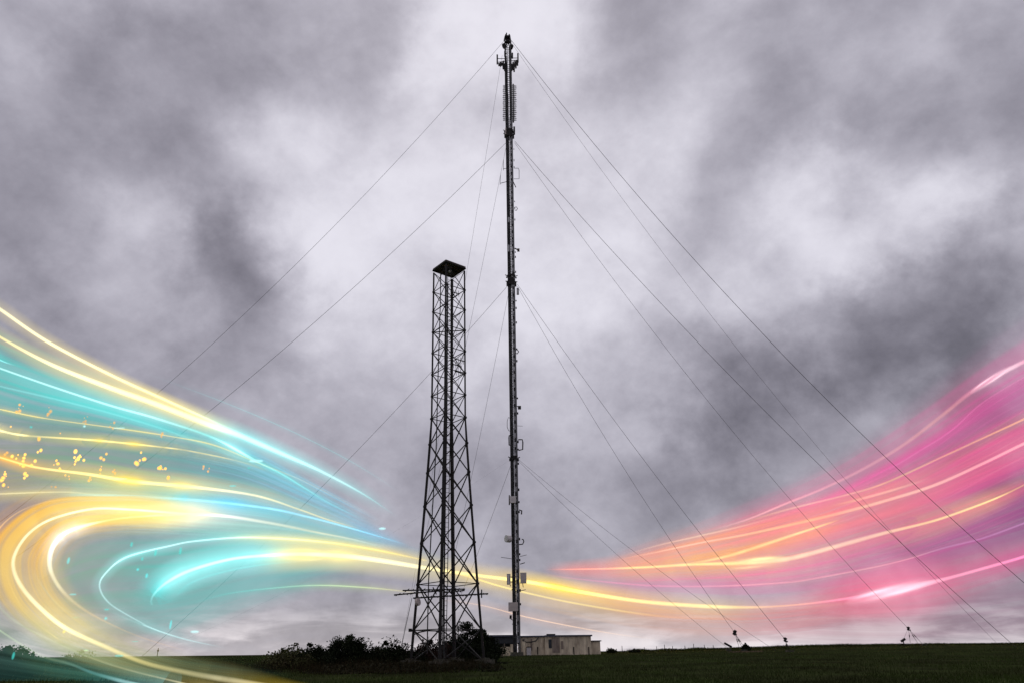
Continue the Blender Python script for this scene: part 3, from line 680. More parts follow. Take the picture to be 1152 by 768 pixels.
# ------------------------------------------------------------------ streams of light
def spline(ctrl, n):
    P_ = [np.array(c, dtype=float) for c in ctrl]; P_ = [2 * P_[0] - P_[1]] + P_ + [2 * P_[-1] - P_[-2]]
    seg = len(ctrl) - 1; out = []
    lens = [np.linalg.norm(P_[i + 2][:3] - P_[i + 1][:3]) + 1e-6 for i in range(seg)]; cum = np.concatenate([[0], np.cumsum(lens)]); tot = cum[-1]
    for j in range(n + 1):
        s = tot * j / n; i = min(seg - 1, int(np.searchsorted(cum, s, side='right') - 1)); t = (s - cum[i]) / lens[i]
        p0, p1, p2, p3 = P_[i:i + 4]
        out.append(0.5 * ((2 * p1) + (-p0 + p2) * t + (2 * p0 - 5 * p1 + 4 * p2 - p3) * t * t + (-p0 + 3 * p1 - 3 * p2 + p3) * t ** 3))
    return out
def stops(lst, t):
    """lst of (t, values...) -> interpolated tuple"""
    if t <= lst[0][0]: return np.array(lst[0][1:], dtype=float)
    for a, b in zip(lst, lst[1:]):
        if t <= b[0]:
            k = (t - a[0]) / (b[0] - a[0] + 1e-9); k = k * k * (3 - 2 * k)
            return np.array(a[1:], dtype=float) * (1 - k) + np.array(b[1:], dtype=float) * k
    return np.array(lst[-1][1:], dtype=float)
def tube(name, pts, rad, cols, m, parent, n=12):
    mb = MB(); mb.path(pts, rad, n, cap=False); o = mb.build(name, m, parent, smooth=True)
    at = o.data.color_attributes.new('glow', 'FLOAT_COLOR', 'POINT')
    at.data.foreach_set('color', np.repeat(np.array(cols, dtype=np.float32), n, axis=0).ravel())
    return o
COL = {'gold': (255, 190, 70), 'yellow': (255, 228, 110), 'cream': (255, 240, 175), 'cyan': (90, 225, 225), 'teal': (70, 200, 190), 'ice': (185, 250, 250),
       'pink': (255, 110, 160), 'rose': (255, 150, 160), 'orange': (255, 165, 70), 'magenta': (255, 60, 175), 'white': (255, 250, 240), 'salmon': (255, 150, 120), 'blue': (100, 205, 240),
       'green': (190, 225, 160), 'purple': (190, 90, 175), 'amber': (255, 200, 95), 'hot': (255, 205, 220), 'peach': (255, 205, 160)}
GL = 'streams of light sweeping past the masts'
def stream(label, ctrl, Ys, colr, core, glow, k=1.0, gk=0.5, n=90):
    """ctrl: picture points; Ys: stops (t, distance); colr: stops (t, colour, intensity); core/glow: radii in picture pixels as stops"""
    px = spline([(x, y) for x, y in ctrl], n)
    core = core if isinstance(core, list) else [(0, core), (1, core)]; glow = glow if isinstance(glow, list) else [(0, glow), (1, glow)]
    cs = [(t, *rgb(*COL[c]), i) for t, c, i in colr]
    pts, rc, rg, cc, cg = [], [], [], [], []
    for j, p in enumerate(px):
        t = j / n; Y = stops(Ys, t)[0]; q = P(p[0], p[1], Y); pts.append(q)
        dep = -(CR.transposed() @ (q - Vector((0, 0, EYE)))).z; u = dep / F
        rc.append(max(0.004, stops(core, t)[0] * u * 1.12)); rg.append(max(0.01, stops(glow, t)[0] * u * 2.1))
        v = stops(cs, t); e = v[3]; base = v[:3]
        hotc = base * 0.80 + 0.20
        cc.append((*(hotc * (1.25 + 0.7 * e)), min(0.94, 0.9 * e * k))); cg.append((*(base ** 1.5 * 1.6), min(0.85, gk * 1.15 * e)))
    mid = pts[len(pts) // 2]
    t_ = thing('light_stream', mid, label, 'light streak', GL)
    tube('halo', pts, rg, cg, M['glow'], t_); tube('filament', pts, rc, cc, M['core'], t_, 8)
    return t_
Bk = [(0, 118), (1, 118)]
stream('uppermost pale yellow streak entering at the left edge', [(-40, 322), (0, 348), (53, 384), (125, 421.6), (187, 450), (240, 474), (300, 501), (345, 522)], [(0, 100), (1, 118)], [(0, 'cream', .8), (.6, 'cream', .75), (.85, 'ice', .3), (1, 'ice', 0)], [(0, 2.3), (.7, 1.6), (1, 1)], [(0, 6), (1, 4)], gk=.34)
stream('broad cream streak just below the uppermost one, turning icy white toward the tower', [(-40, 353), (0, 379), (56, 409), (119, 434), (175, 454), (240, 479), (271, 490), (322, 512), (362, 530), (410, 556), (450, 583)], [(0, 100), (1, 118)], [(0, 'yellow', .6), (.25, 'cream', .9), (.5, 'cream', .95), (.65, 'ice', .8), (.85, 'ice', .35), (1, 'cyan', 0)], [(0, 1.5), (.35, 3.0), (.55, 3.2), (1, 1)], [(0, 6), (.4, 9), (1, 6)], gk=.45)
stream('thin icy streak under the broad cream one', [(-30, 403), (0, 414), (62, 435.6), (125, 456), (175, 470), (240, 492), (288, 518), (321, 535), (372, 566), (428, 592)], [(0, 101), (1, 118)], [(0, 'ice', .6), (.4, 'ice', .5), (.55, 'cyan', .35), (.62, 'ice', .8), (.7, 'cyan', .4), (1, 'cyan', 0)], [(0, 1.4), (.6, 1.6), (1, .8)], [(0, 10), (1, 6)], gk=.4)
stream('soft cyan band entering at the left edge below the icy streak', [(-30, 425), (0, 434), (60, 448), (130, 466), (200, 488), (280, 520), (330, 545)], [(0, 102), (1, 118)], [(0, 'cyan', .55), (.5, 'cyan', .4), (1, 'cyan', 0)], 1.4, [(0, 16), (1, 8)], k=.35, gk=.4)
stream('short bright cyan dash at the left edge', [(-30, 396), (-5, 403), (8, 408), (22, 412)], [(0, 101), (1, 101)], [(0, 'ice', .9), (.6, 'cyan', .8), (1, 'cyan', 0)], [(0, 2), (1, .6)], [(0, 9), (1, 4)])
stream('faint olive-yellow hairline above the golden sparks', [(-20, 457), (0, 460), (50, 470), (130, 481), (190, 490), (240, 500), (290, 520), (340, 540), (400, 570), (440, 592)], [(0, 84), (.45, 98), (1, 118)], [(0, 'yellow', .38), (.4, 'yellow', .32), (1, 'cream', 0)], .8, 3, gk=.3)
stream('bright thin yellow streak through the middle of the teal light', [(-20, 480), (0, 484), (30, 489.5), (110, 495), (187, 503), (220, 508), (271, 519), (310, 532)], [(0, 84), (.45, 98), (1, 118)], [(0, 'cream', .95), (.25, 'yellow', .8), (.7, 'yellow', .6), (1, 'yellow', 0)], [(0, 1.5), (1, .9)], 5, gk=.5)
stream('golden streak thickening as it crosses the sparks', [(-20, 508), (0, 514), (40, 525), (100, 533), (150, 541), (220, 547.5), (288, 557), (338, 573), (372, 585), (415, 597)], [(0, 84), (.45, 98), (1, 118)], [(0, 'amber', .8), (.35, 'yellow', 1), (.65, 'cream', .75), (.85, 'yellow', .4), (1, 'yellow', 0)], [(0, 1.1), (.4, 2.3), (1, .9)], [(0, 5), (.4, 9), (1, 5)], gk=.5)
stream('blue-cyan streak sweeping down toward the tower', [(60, 556), (130, 557), (220, 562), (300, 571), (345, 580.5), (389, 592), (437, 606), (465, 615)], [(0, 88), (.4, 100), (1, 119)], [(0, 'cyan', .0), (.2, 'cyan', .5), (.5, 'blue', .75), (.8, 'blue', .7), (1, 'blue', 0)], [(0, 2), (.6, 1.7), (1, .8)], [(0, 14), (1, 6)], gk=.5)
stream('pale hairline above the golden loop at the left edge', [(-30, 556), (0, 555), (74, 553), (119, 558), (180, 566), (250, 574)], [(0, 96), (1, 112)], [(0, 'cream', .5), (.6, 'cream', .4), (1, 'ice', 0)], 1, 6, gk=.4)
LOOP = [(0, 48), (.55, 37.5), (1, 29)]
stream('wide faint golden arc outermost of the loop', [(200, 566), (134, 560.5), (74, 561), (30, 571), (0, 593), (-14, 625), (-12, 660), (8, 695), (40, 722), (80, 742)], LOOP, [(0, 'amber', 0), (.25, 'amber', .5), (.6, 'gold', .5), (1, 'green', 0)], 1.0, 8, k=.7, gk=.4, n=120)
stream('great golden loop curling down to the foot of the picture', [(262, 577), (208, 577), (148, 572.7), (104, 572), (59, 583), (33, 599), (18, 620), (15, 638), (24, 659), (44.5, 682.5), (74, 706), (119, 727), (163, 745), (208, 755.5), (250, 763), (310, 772), (360, 778)], LOOP, [(0, 'cream', 0), (.12, 'cream', 1), (.35, 'cream', .95), (.5, 'cream', 1), (.7, 'yellow', .9), (.85, 'cream', .95), (.93, 'yellow', .7), (1, 'yellow', .3)], [(0, 1.5), (.3, 1.7), (.48, 2.6), (.7, 2.8), (.85, 3.6), (1, 1.6)], [(0, 8), (.3, 12), (.5, 15), (.8, 11), (1, 4)], gk=.6, n=150)
stream('inner golden loop with a bright bend', [(440, 617), (396, 606), (355, 598), (305, 588), (254, 580), (208, 577.8), (150, 581), (110, 587), (77, 597), (62, 610), (56, 626), (58, 644), (71, 665), (95, 685.5), (134, 706), (170, 720), (215, 733)], [(0, 88), (.4, 66), (.6, 58), (1, 48)], [(0, 'ice', 0), (.15, 'cream', .55), (.35, 'white', .95), (.5, 'yellow', .95), (.62, 'white', 1), (.72, 'cream', .95), (.8, 'amber', .7), (.9, 'gold', .3), (1, 'gold', 0)], [(0, 1), (.3, 2.2), (.5, 1.2), (.64, 3.0), (.72, 2.4), (.85, 1.2), (1, .8)], [(0, 6), (.3, 10), (.64, 6.5), (.8, 8), (1, 6)], gk=.6, n=150)
stream('soft golden inner arc between the two loops', [(150, 590), (100, 588), (60, 600), (42, 622), (40, 645), (52, 672), (80, 698), (120, 717)], [(0, 60), (1, 50)], [(0, 'gold', 0), (.3, 'gold', .5), (.6, 'gold', .45), (1, 'gold', 0)], 1.2, 7, k=.3, gk=.45)
stream('thin icy oval outline inside the teal light', [(480, 630), (423, 618), (372, 610), (321, 605.5), (271, 604), (220, 608), (193, 613), (142.6, 626), (119, 644), (112, 659), (122, 677), (148.5, 694), (178, 709), (214, 720), (260, 729)], [(0, 100), (.5, 92), (1, 82)], [(0, 'yellow', .15), (.12, 'yellow', .5), (.3, 'cream', .65), (.45, 'ice', .5), (.6, 'ice', .55), (.75, 'ice', .5), (.9, 'ice', .2), (1, 'ice', 0)], [(0, 1.0), (.6, 1.3), (1, .8)], 5, gk=.4, n=130)
stream('main bright yellow stream running behind both masts and turning pink at the right', [(171, 680), (170, 674), (176, 664.5), (190, 653), (214, 641), (254, 629.5), (288, 625), (338, 622.7), (389, 625), (435, 631), (484, 639), (540, 647), (594, 654), (658, 666), (723, 676), (788, 681), (840, 682.5), (880, 681), (925, 676.5), (973, 669.5), (999, 665), (1052, 653.5), (1105.5, 639), (1152, 625.5), (1200, 609)], [(0, 97), (.2, 106), (.45, 128), (1, 190)], [(0, 'cyan', .1), (.04, 'ice', .9), (.12, 'ice', .9), (.18, 'cream', 1), (.28, 'cream', 1), (.36, 'yellow', .85), (.43, 'yellow', 1.1), (.55, 'amber', 1.3), (.62, 'yellow', 1.2), (.69, 'orange', .8), (.75, 'pink', 1), (.82, 'hot', 1.3), (.88, 'pink', 1.2), (1, 'magenta', 1.2)], [(0, 1.4), (.05, 2.2), (.12, 2.0), (.25, 3.0), (.36, 2.2), (.5, 2.3), (.6, 2.6), (.7, 1.3), (.78, 2.0), (.82, 4.2), (.88, 2), (1, 1.8)], [(0, 12), (.12, 12), (.25, 10), (.45, 7), (.55, 8), (.7, 7), (.82, 22), (.9, 10), (1, 9)], gk=.55, n=240)
stream('fainter yellow companion stream under the main one beside the mast', [(470, 636), (520, 646), (560, 658), (600, 668), (650, 678.5), (723, 690), (790, 697)], [(0, 124), (1, 140)], [(0, 'yellow', 0), (.3, 'yellow', .45), (.6, 'yellow', .35), (1, 'orange', 0)], 1.3, 8, gk=.4)
stream('faint orange thread low above the building roof', [(480, 672), (540, 680), (593, 693.6), (658, 706.7), (710, 715), (750, 719)], [(0, 128), (1, 140)], [(0, 'peach', 0), (.5, 'peach', .4), (1, 'peach', 0)], .8, 4, gk=.3)
stream('faint inner curve below the main stream left of the tower', [(215, 680), (236, 672), (274, 664.5), (348, 658), (408, 660), (458, 665), (490, 670)], [(0, 112), (1, 120)], [(0, 'cyan', 0), (.2, 'teal', .35), (.6, 'green', .35), (1, 'yellow', 0)], .9, 4, gk=.3)
stream('soft cyan shadow line under the main bright curve', [(200, 668), (215, 655), (250, 643), (300, 634), (360, 630)], [(0, 110), (1, 118)], [(0, 'cyan', .3), (.4, 'cyan', .35), (1, 'cyan', 0)], 1, 6, gk=.3)
stream('pale green streak turning cyan over the lower left bushes', [(-20, 695), (0, 708.7), (31, 728.6), (52, 739), (78, 746), (104, 756), (139, 766), (190, 778)], [(0, 36), (1, 30)], [(0, 'green', .5), (.4, 'green', .45), (.6, 'cyan', .6), (.85, 'ice', .95), (1, 'ice', .8)], [(0, 1.1), (.5, 1.8), (.85, 2.6), (1, 2)], [(0, 5), (.5, 12), (1, 12)], gk=.45)
stream('thin yellow-green streak below the great golden loop', [(-10, 668), (5, 688), (22.6, 701.7), (52, 717), (87, 733), (121.5, 746), (156, 756), (200, 766.5), (240, 776)], [(0, 40), (1, 30)], [(0, 'green', .1), (.3, 'green', .5), (.6, 'cream', .6), (1, 'cream', .75)], 1.2, 5, gk=.35)
stream('short golden hairline outside the great loop', [(6, 640), (9, 652), (24, 682.5), (44.5, 703), (68, 720)], [(0, 44), (1, 37)], [(0, 'amber', 0), (.4, 'yellow', .7), (.9, 'yellow', .6), (1, 'yellow', 0)], 1.1, 4, gk=.4)
stream('short blue streak beside the great loop', [(60, 714), (75, 722), (100, 731), (135, 740)], [(0, 40), (1, 36)], [(0, 'blue', 0), (.5, 'blue', .6), (1, 'blue', 0)], 1.2, 6)
stream('short icy arc between the loops', [(40, 646), (50, 662), (68, 682), (90, 694)], [(0, 54), (1, 49)], [(0, 'ice', 0), (.5, 'cyan', .7), (1, 'ice', 0)], .9, 4)
stream('icy thread falling toward the horizon inside the swirl', [(126, 688), (157, 701), (200, 716), (250, 728)], [(0, 96), (1, 92)], [(0, 'ice', .1), (.4, 'ice', .5), (1, 'ice', 0)], .9, 4)
# the pink family at the right
RY = [(0, 134), (1, 195)]
stream('fiery orange streak starting right of the mast', [(610, 640), (650, 639.7), (684, 639), (736, 637), (775, 634.5), (840, 632.5), (879, 629), (906, 623.5), (955, 610), (995, 599), (1048, 586), (1088, 572.5), (1125, 558), (1160, 541)], RY, [(0, 'salmon', 0), (.1, 'salmon', .6), (.2, 'amber', .95), (.35, 'yellow', 1), (.5, 'cream', 1), (.65, 'cream', .8), (.8, 'yellow', .9), (.92, 'yellow', .95), (.96, 'amber', .4), (1, 'orange', .3)], [(0, .8), (.3, 1.9), (.45, 3.2), (.6, 3.0), (.8, 1.6), (1, 1)], [(0, 5), (.3, 11), (.5, 16), (.7, 13), (1, 6)], gk=.75, n=130)
stream('short amber branch splitting up from the fiery streak', [(760, 635), (790, 631), (814, 626), (840, 618.5), (893, 601), (925, 590.5), (950, 582)], [(0, 146), (1, 162)], [(0, 'amber', 0), (.3, 'amber', .8), (.8, 'amber', .95), (1, 'orange', 0)], [(0, 1.3), (.5, 2.2), (1, 1)], 9, gk=.6)
stream('coral streak brightening to rose at the right edge', [(680, 632), (736, 621), (788, 610), (840, 600.5), (906, 586), (951, 575), (995, 563), (1052, 545), (1105.5, 521), (1152, 498.5), (1190, 482)], [(0, 140), (1, 195)], [(0, 'salmon', 0), (.2, 'peach', .5), (.45, 'amber', .75), (.65, 'peach', .95), (.85, 'rose', 1), (1, 'rose', .9)], [(0, 1), (.6, 2.2), (1, 2.0)], [(0, 7), (.6, 12), (1, 13)], gk=.7, n=110)
stream('short peach streak lying just above the coral one', [(930, 570), (973, 559.5), (1010, 549), (1052, 536)], [(0, 165), (1, 178)], [(0, 'amber', 0), (.5, 'peach', .8), (1, 'peach', 0)], 1.8, 7)
stream('thin orange line rising to the right edge above the coral streak', [(820, 592), (884, 573), (951, 556.5), (995, 543), (1061, 513), (1105.5, 492.5), (1152, 471), (1185, 455)], [(0, 152), (1, 196)], [(0, 'orange', 0), (.25, 'peach', .5), (.5, 'amber', .8), (.8, 'orange', .9), (1, 'orange', .8)], 1.4, 6, gk=.5)
stream('topmost pink streak bending up at the right edge', [(790, 599), (840, 584), (884, 566), (928.5, 548), (973, 526), (1017, 499.5), (1061, 466), (1088, 444), (1114, 426.5), (1152, 406.5), (1185, 392)], [(0, 150), (1, 198)], [(0, 'rose', 0), (.2, 'rose', .65), (.4, 'rose', .6), (.65, 'salmon', .6), (.82, 'pink', .75), (.88, 'hot', 1), (.94, 'pink', .75), (1, 'pink', .8)], [(0, 1.2), (.6, 2.4), (.86, 3.0), (1, 2.2)], [(0, 6), (.6, 13), (1, 13)], gk=.42, n=110)
stream('faint magenta line under the topmost pink streak', [(950, 543), (995, 529), (1039, 504), (1070, 484), (1105, 453), (1152, 424), (1180, 410)], [(0, 170), (1, 198)], [(0, 'magenta', 0), (.4, 'magenta', .55), (1, 'magenta', .3)], 1.1, 8, gk=.4)
stream('thin pink line between the two brightest right streams', [(600, 644), (658, 651.5), (736, 658.3), (814, 658.5), (879.5, 655), (906, 652), (973, 639.5), (1017, 629.5), (1061, 616), (1105, 605), (1152, 588), (1185, 576)], [(0, 136), (1, 196)], [(0, 'pink', 0), (.2, 'pink', .3), (.45, 'rose', .6), (.7, 'rose', .6), (.8, 'purple', .5), (1, 'purple', .5)], 1.2, 8, gk=.4)
stream('peach wisp along the upper edge of the right fan', [(690, 628), (736, 614), (788, 602), (840, 590), (900, 573)], [(0, 142), (1, 160)], [(0, 'peach', 0), (.5, 'peach', .5), (1, 'rose', 0)], 1.2, 9, gk=.4)
stream('soft rose wisp between coral and fiery streaks', [(860, 612), (930, 601), (1000, 583), (1060, 562), (1120, 530), (1180, 500)], [(0, 162), (1, 198)], [(0, 'rose', 0), (.4, 'rose', .4), (1, 'pink', .35)], 1.2, 12, k=.4, gk=.4)
# fine hair-thin threads, told apart by nothing: they share a label
for (c, yy, l0, l1, nn) in (('cyan', [(150, 415), (250, 452), (330, 486), (400, 522), (460, 560)], 0, 0, 1), ('blue', [(180, 500), (270, 520), (350, 556), (440, 600)], 0, 0, 9), ('ice', [(60, 600), (120, 588), (220, 592), (330, 600), (430, 618)], 0, 0, 6), ('teal', [(0, 560), (110, 545), (230, 552), (340, 574), (430, 600)], 0, 0, 7)):
    for i in range(nn):
        dyy = (i - nn / 2) * 5 + rng.normal(0, 2.5)
        stream('hair-thin blue-green thread among the left streams', [(x, y + dyy * (1 - 0.6 * j / (len(yy) - 1))) for j, (x, y) in enumerate(yy)], [(0, 112), (1, 119)], [(0, c, 0), (.4, c, .17), (.7, c, .15), (1, c, 0)], .7, 3.2, k=.6, gk=.22, n=40)
for (c, yy, nn) in (('pink', [(780, 640), (860, 646), (960, 628), (1060, 598), (1180, 545)], 9), ('rose', [(820, 615), (920, 592), (1020, 556), (1100, 515), (1180, 470)], 9), ('magenta', [(860, 590), (960, 556), (1040, 520), (1110, 470), (1180, 430)], 7), ('amber', [(620, 660), (700, 672), (800, 690), (900, 690), (980, 684)], 3)):
    for i in range(nn):
        dyy = (i - nn / 2) * 6.5 + rng.normal(0, 3)
        stream('hair-thin warm thread among the right streams', [(x, y + dyy * (0.35 + 0.65 * j / (len(yy) - 1))) for j, (x, y) in enumerate(yy)], [(0, 142), (1, 196)], [(0, c, 0), (.4, c, .3), (.8, c, .25), (1, c, 0)], .8, 4, k=.6, gk=.25, n=40)

# ---- veils: thin sheets of luminous haze hung between the streams, one continuous sheet each
def veil(label, top, bot, Ys, colr, seed, amin=0.34, edge=0.35, nu=120, nv=110, bulge=4.0, streak=7.0):
    """top and bottom edge in picture points; colr: stops along (t, colour_top, colour_bottom, alpha)"""
    A = spline(top, nu); B = spline(bot, nu); V = []; Cc = []
    for i in range(nu + 1):
        t = i / nu; Y = stops(Ys, t)[0]
        v_ = stops([(s[0], *rgb(*s[1]), *rgb(*s[2]), s[3]) for s in colr], t)
        for j in range(nv + 1):
            v = j / nv; x, y = A[i] * (1 - v) + B[i] * v
            q = P(x, y, Y + bulge * math.sin(v * math.pi)); V.append(q)
            c = v_[:3] * (1 - v) + v_[3:6] * v
            s1 = 0.42 + 0.6 * noise.noise(Vector((v * streak, t * 1.3, seed))) + 0.45 * noise.noise(Vector((v * streak * 2.9, t * 1.5, seed + 5))) + 0.35 * noise.noise(Vector((v * streak * 7.5, t * 1.8, seed + 9)))
            e = sstep(v / edge) * sstep((1 - v) / edge)
            a = v_[6] * e * (amin * 0.8 + (1 - amin * 0.8) * 1.5 * max(0, min(1.2, s1)))
            Cc.append((*c, max(0, min(0.95, a))))
    W = nv + 1; Fq = [(i * W + j, i * W + j + 1, (i + 1) * W + j + 1, (i + 1) * W + j) for i in range(nu) for j in range(nv)]
    o = npmesh('light_veil', V, Fq, M['veil']); o.data.polygons.foreach_set('use_smooth', [True] * len(Fq))
    at = o.data.color_attributes.new('glow', 'FLOAT_COLOR', 'POINT'); at.data.foreach_set('color', np.array(Cc, dtype=np.float32).ravel())
    return tag(o, label, 'light veil', 'veils of coloured light')
TE = (62, 190, 182); TD = (70, 150, 140); GO = (245, 190, 95); BR = (170, 135, 100); PK = (240, 105, 160); SA = (250, 140, 130); PU = (130, 70, 130); CY = (120, 215, 215)
veil('bright turquoise veil spreading from the left edge beneath the cream streaks', [(-60, 330), (40, 378), (120, 415), (220, 455), (330, 500), (440, 575)], [(-60, 480), (40, 500), (120, 505), (220, 530), (330, 570), (440, 612)], [(0, 108), (1, 124)], [(0, (60, 205, 195), (80, 155, 145), .72), (.3, (75, 200, 192), (85, 165, 155), .6), (.6, (110, 190, 195), (115, 175, 175), .38), (1, (130, 190, 200), (120, 180, 190), 0)], 1)
veil('deep green-teal veil behind the golden sparks', [(-60, 440), (60, 458), (160, 478), (280, 505), (400, 560), (450, 595)], [(-60, 600), (60, 575), (160, 590), (280, 610), (400, 625), (450, 622)], [(0, 86), (.3, 94), (.5, 110), (1, 126)], [(0, (85, 150, 135), (200, 150, 95), .8), (.35, (88, 158, 148), (160, 190, 150), .7), (.65, (90, 180, 185), (130, 205, 205), .55), (1, (110, 180, 190), (110, 180, 190), 0)], 2)
veil('pale cyan veil behind the junction of the left streams', [(30, 535), (120, 538), (220, 545), (320, 560), (420, 592), (500, 630)], [(30, 600), (120, 600), (220, 612), (320, 618), (420, 630), (500, 650)], [(0, 86), (.25, 94), (.5, 110), (1, 121)], [(0, (220, 225, 190), (250, 210, 130), .0), (.2, (200, 230, 200), (250, 225, 150), .75), (.45, (140, 225, 220), (170, 225, 210), .65), (.7, (120, 205, 220), (130, 205, 215), .35), (1, (120, 205, 220), (130, 205, 215), 0)], 3)
veil('teal veil filling the inside of the swirl', [(560, 640), (420, 595), (300, 580), (200, 585), (100, 588), (30, 630)], [(560, 668), (420, 655), (300, 690), (200, 725), (130, 730), (60, 715)], [(0, 122), (.4, 110), (.6, 103), (1, 80)], [(0, CY, CY, 0), (.2, (120, 200, 205), (130, 160, 165), .12), (.45, (100, 205, 200), (120, 190, 190), .55), (.7, (95, 190, 180), (125, 180, 180), .85), (.9, (135, 175, 150), (140, 165, 160), .75), (1, (170, 170, 120), (150, 160, 140), .3)], 4, amin=.7, edge=.25)
veil('cyan glow behind the hook of the main stream', [(150, 700), (150, 655), (185, 630), (240, 612), (320, 605)], [(215, 700), (200, 680), (220, 660), (260, 645), (330, 636)], [(0, 100), (1, 112)], [(0, (110, 220, 220), (130, 200, 200), 0), (.3, (100, 225, 225), (110, 205, 205), .8), (.6, (100, 220, 220), (120, 205, 205), .6), (1, CY, CY, 0)], 5, amin=.8, edge=.5)
veil('golden veil wrapped along the great loop', [(230, 545), (120, 542), (30, 548), (-40, 600), (-40, 670), (20, 730), (110, 765), (230, 790)], [(230, 600), (140, 606), (100, 615), (84, 640), (88, 662), (120, 690), (190, 724), (290, 752)], [(0, 66), (.4, 57), (.6, 50), (.8, 45), (1, 42)], [(0, (250, 220, 120), (250, 225, 130), 0), (.15, (235, 200, 120), (255, 215, 105), .85), (.35, (240, 180, 85), (255, 200, 85), .95), (.5, (215, 175, 105), (245, 205, 120), .8), (.7, (130, 160, 130), (225, 215, 150), .48), (1, (90, 140, 120), (150, 180, 150), 0)], 6, edge=.42, bulge=2.0)
veil('grey-green haze sinking over the lower left field', [(-40, 650), (60, 690), (150, 715), (260, 738), (380, 752)], [(-40, 800), (60, 800), (150, 800), (260, 800), (380, 800)], [(0, 42), (1, 40)], [(0, (110, 140, 130), (25, 75, 75), .42), (.35, (100, 150, 130), (35, 95, 85), .42), (.65, (70, 130, 115), (40, 90, 80), .22), (.9, (70, 120, 110), (50, 100, 90), 0), (1, (70, 120, 110), (50, 100, 90), 0)], 7, edge=.35, bulge=0.5)
veil('broad pink veil fanning out to the right edge', [(640, 636), (740, 598), (840, 552), (940, 502), (1040, 430), (1120, 368), (1220, 300)], [(640, 668), (740, 676), (840, 688), (940, 684), (1040, 664), (1120, 640), (1220, 612)], [(0, 144), (1, 206)], [(0, (235, 150, 150), (235, 150, 170), 0), (.18, (240, 150, 150), (240, 125, 185), .5), (.4, (240, 125, 165), (240, 105, 175), .7), (.7, (235, 95, 165), (205, 80, 155), .64), (1, (215, 85, 165), (115, 55, 115), .62)], 8, amin=.32, edge=.34, streak=8)
veil('salmon veil along the coral and fiery streaks', [(660, 634), (780, 596), (900, 558), (1020, 520), (1110, 480), (1200, 440)], [(660, 650), (780, 655), (900, 648), (1020, 620), (1110, 590), (1200, 560)], [(0, 142), (1, 202)], [(0, SA, SA, 0), (.25, (255, 165, 110), (250, 160, 125), .6), (.55, (255, 135, 130), (245, 110, 155), .55), (.8, (255, 105, 150), (235, 90, 160), .5), (1, (250, 95, 155), (180, 70, 140), .4)], 9, edge=.35)
veil('orange haze under the yellow stream right of the mast', [(560, 640), (640, 655), (720, 668), (800, 670), (880, 668), (1000, 650)], [(560, 690), (640, 708), (720, 722), (800, 730), (880, 728), (1000, 712)], [(0, 136), (1, 176)], [(0, (245, 200, 120), (230, 190, 150), 0), (.2, (245, 190, 110), (215, 180, 165), .42), (.5, (250, 160, 100), (220, 160, 150), .55), (.75, (245, 130, 130), (210, 140, 150), .5), (1, (240, 110, 140), (190, 120, 140), 0)], 10, amin=.7, edge=.45)
veil('red-pink glow round the hot white knot of the lower right stream', [(860, 660), (930, 640), (1000, 622), (1080, 606), (1200, 575)], [(860, 702), (930, 704), (1000, 706), (1080, 692), (1200, 650)], [(0, 172), (1, 206)], [(0, (240, 110, 140), (230, 120, 140), 0), (.35, (250, 100, 140), (235, 110, 135), .75), (.6, (245, 80, 150), (200, 100, 130), .55), (1, (220, 70, 160), (150, 80, 130), .4)], 11, amin=.8, edge=.5)
veil('mauve haze low over the right skyline', [(820, 650), (920, 668), (1020, 668), (1120, 650), (1240, 620)], [(820, 732), (920, 735), (1020, 738), (1120, 738), (1240, 738)], [(0, 182), (1, 210)], [(0, (205, 150, 160), (170, 130, 140), 0), (.3, (215, 130, 150), (150, 115, 130), .42), (.7, (170, 100, 140), (110, 80, 105), .4), (1, (140, 85, 130), (90, 60, 90), .4)], 12, amin=.85, edge=.3)
veil('purple dusk-like haze between the pink line and the magenta stream', [(900, 610), (1000, 590), (1080, 560), (1160, 520), (1240, 480)], [(900, 665), (1000, 655), (1080, 640), (1160, 625), (1240, 605)], [(0, 186), (1, 212)], [(0, (190, 100, 150), (200, 90, 150), 0), (.5, (160, 85, 140), (190, 85, 150), .5), (1, (110, 65, 115), (130, 65, 125), .6)], 13, edge=.4)


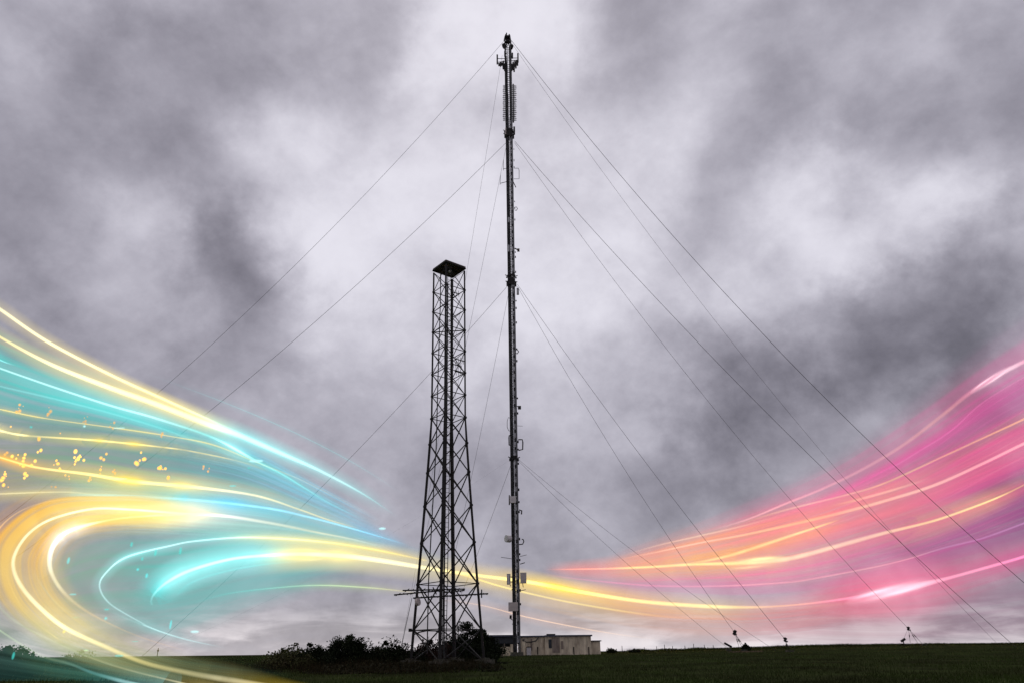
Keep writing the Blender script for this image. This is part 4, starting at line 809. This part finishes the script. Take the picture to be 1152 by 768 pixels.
# ---- golden sparks and teal flecks
def blob(name, c, r, s, cols, label, cat, group, m=None):
    n, k = 16, 10; mb = MB(); V = []; Fq = []
    for i in range(k + 1):
        th = math.pi * i / k
        for j in range(n):
            ph = 2 * math.pi * j / n; V.append(Vector(c) + Vector((math.sin(th) * math.cos(ph) * r * s[0], math.sin(th) * math.sin(ph) * r * s[1], math.cos(th) * r * s[2])))
    for i in range(k):
        for j in range(n): Fq.append((i * n + j, (i + 1) * n + j, (i + 1) * n + (j + 1) % n, i * n + (j + 1) % n))
    o = npmesh(name, V, Fq, m or M['spark']); o.data.polygons.foreach_set('use_smooth', [True] * len(Fq))
    at = o.data.color_attributes.new('glow', 'FLOAT_COLOR', 'POINT'); at.data.foreach_set('color', np.repeat(np.array([cols], dtype=np.float32), len(V), 0).ravel())
    tag(o, label, cat, group); return o
clusters = [(22, 459, 5, 4, .6), (14, 478, 1, 5, .9), (54, 464, 5, 5, .5), (95, 472, 6, 5, .45), (68, 487, 1, 3, .7), (41, 495, 2, 4, .7), (126, 478, 4, 4, .5), (22, 513, 6, 6, 1), (35, 518, 2, 4, 1), (26, 523, 4, 4, .9), (43, 508, 2, 4, 1), (64, 518, 3, 6, .9), (67, 527, 2, 4, 1), (88, 512, 5, 5, 1.2), (84, 520, 3, 4, 1.1), (92, 517, 3, 3, 1), (118, 514, 4, 6, .8), (112, 527, 3, 4, .8), (128, 528, 3, 4, .6), (76, 536, 3, 5, .8), (102, 540, 3, 5, .7), (30, 532, 3, 4, 1), (7, 532, 3, 4, 1), (3, 541, 3, 3, .9), (8, 547, 2, 4, .9), (61, 548, 2, 3, .5), (156, 515, 4, 5, .9), (153, 521, 2, 2, .9), (181, 524, 4, 4, .8), (186, 527, 2, 3, .9), (189, 536, 3, 4, .7), (181, 490, 3, 4, .5), (229, 526, 2, 3, .6), (235, 526, 2, 3, .6), (8, 510, 2, 3, .6)]
for (x, y, nn, spd, br) in clusters:
    for i in range(nn):
        q = P(x + rng.normal(0, spd * .5), y + rng.normal(0, spd * .6), 81 + rng.uniform(-2, 2)); r = 0.20 * rng.uniform(0.35, 1.35) * (0.75 + 0.35 * br)
        blob('spark', q, r, (rng.uniform(.7, 1), 1, rng.uniform(.9, 1.25)), (2.6 * br, 1.25 * br, 0.24 * br, min(0.95, .9 * br)), 'tiny golden spark floating in the teal light near the left edge', 'spark', 'golden sparks at the left')
for (x, y, sx_, sz_, c) in ((148, 612, 1, 1.6, 'teal'), (203, 619, 1, 2.2, 'teal'), (175, 621, 1, 2, 'teal'), (155, 640, 1, 1, 'cyan'), (77, 630, 1, 2, 'cyan'), (82, 668, 2, .8, 'cyan'), (120, 685, 1.6, .8, 'teal'), (119, 695, 1, 1, 'cyan'), (192, 702, .8, 2.4, 'cyan'), (219, 710, 2.4, 1, 'ice'), (72, 710, 1, 1, 'yellow'), (134, 737, 2.5, .9, 'teal'), (97, 731, 1.4, .7, 'green'), (85, 694, 2, .6, 'teal'), (152, 721, 2, .5, 'teal'), (15, 737, .8, 2, 'teal'), (136, 538, 3.5, .8, 'teal'), (430, 594, 2.2, 1, 'ice'), (35, 480, 1, 1, 'teal'), (95, 479, 1, 1, 'ice'), (134, 481, 3.5, .7, 'ice'), (288, 518, 4.2, 1.2, 'ice'), (262, 546, 2.2, .7, 'cyan'), (280, 526, 1, .8, 'teal'), (160, 628, 1, 1.2, 'teal'), (165, 647, 1, 1.5, 'cyan')):
    e = rgb(*COL[c], 1.6); Yf = 74 if y < 700 or x > 150 else 34
    blob('light_fleck', P(x, y, Yf), 0.27 * Yf / 104, (sx_, 1, sz_), (*e, .35), 'tiny blue-green fleck of light drifting in the left swirl', 'light fleck', 'blue-green flecks at the left')
for (x, y, rr, c, a) in ((999, 665, 15, 'hot', .95), (1114, 427, 8, 'hot', .7), (850, 633, 12, 'cream', .8), (345, 624, 10, 'cream', .5)):
    e = rgb(*COL[c], 1.5); q = P(x, y, 165 if x > 600 else 118); u = q.y / 870
    ang = 0.26 if x > 900 else 0.05
    o = blob('light_knot', (0, 0, 0), rr * u, (3.2, 4.5, .75), (*e, a), {999: 'white-hot knot on the lower right pink stream', 1114: 'small white knot on the topmost pink streak', 850: 'pale yellow swelling on the fiery orange streak', 345: 'pale yellow swelling on the main stream left of the tower'}[x], 'light knot', None)
    o.location = q; o.rotation_euler = (0, -ang if x != 1114 else -0.6, 0)
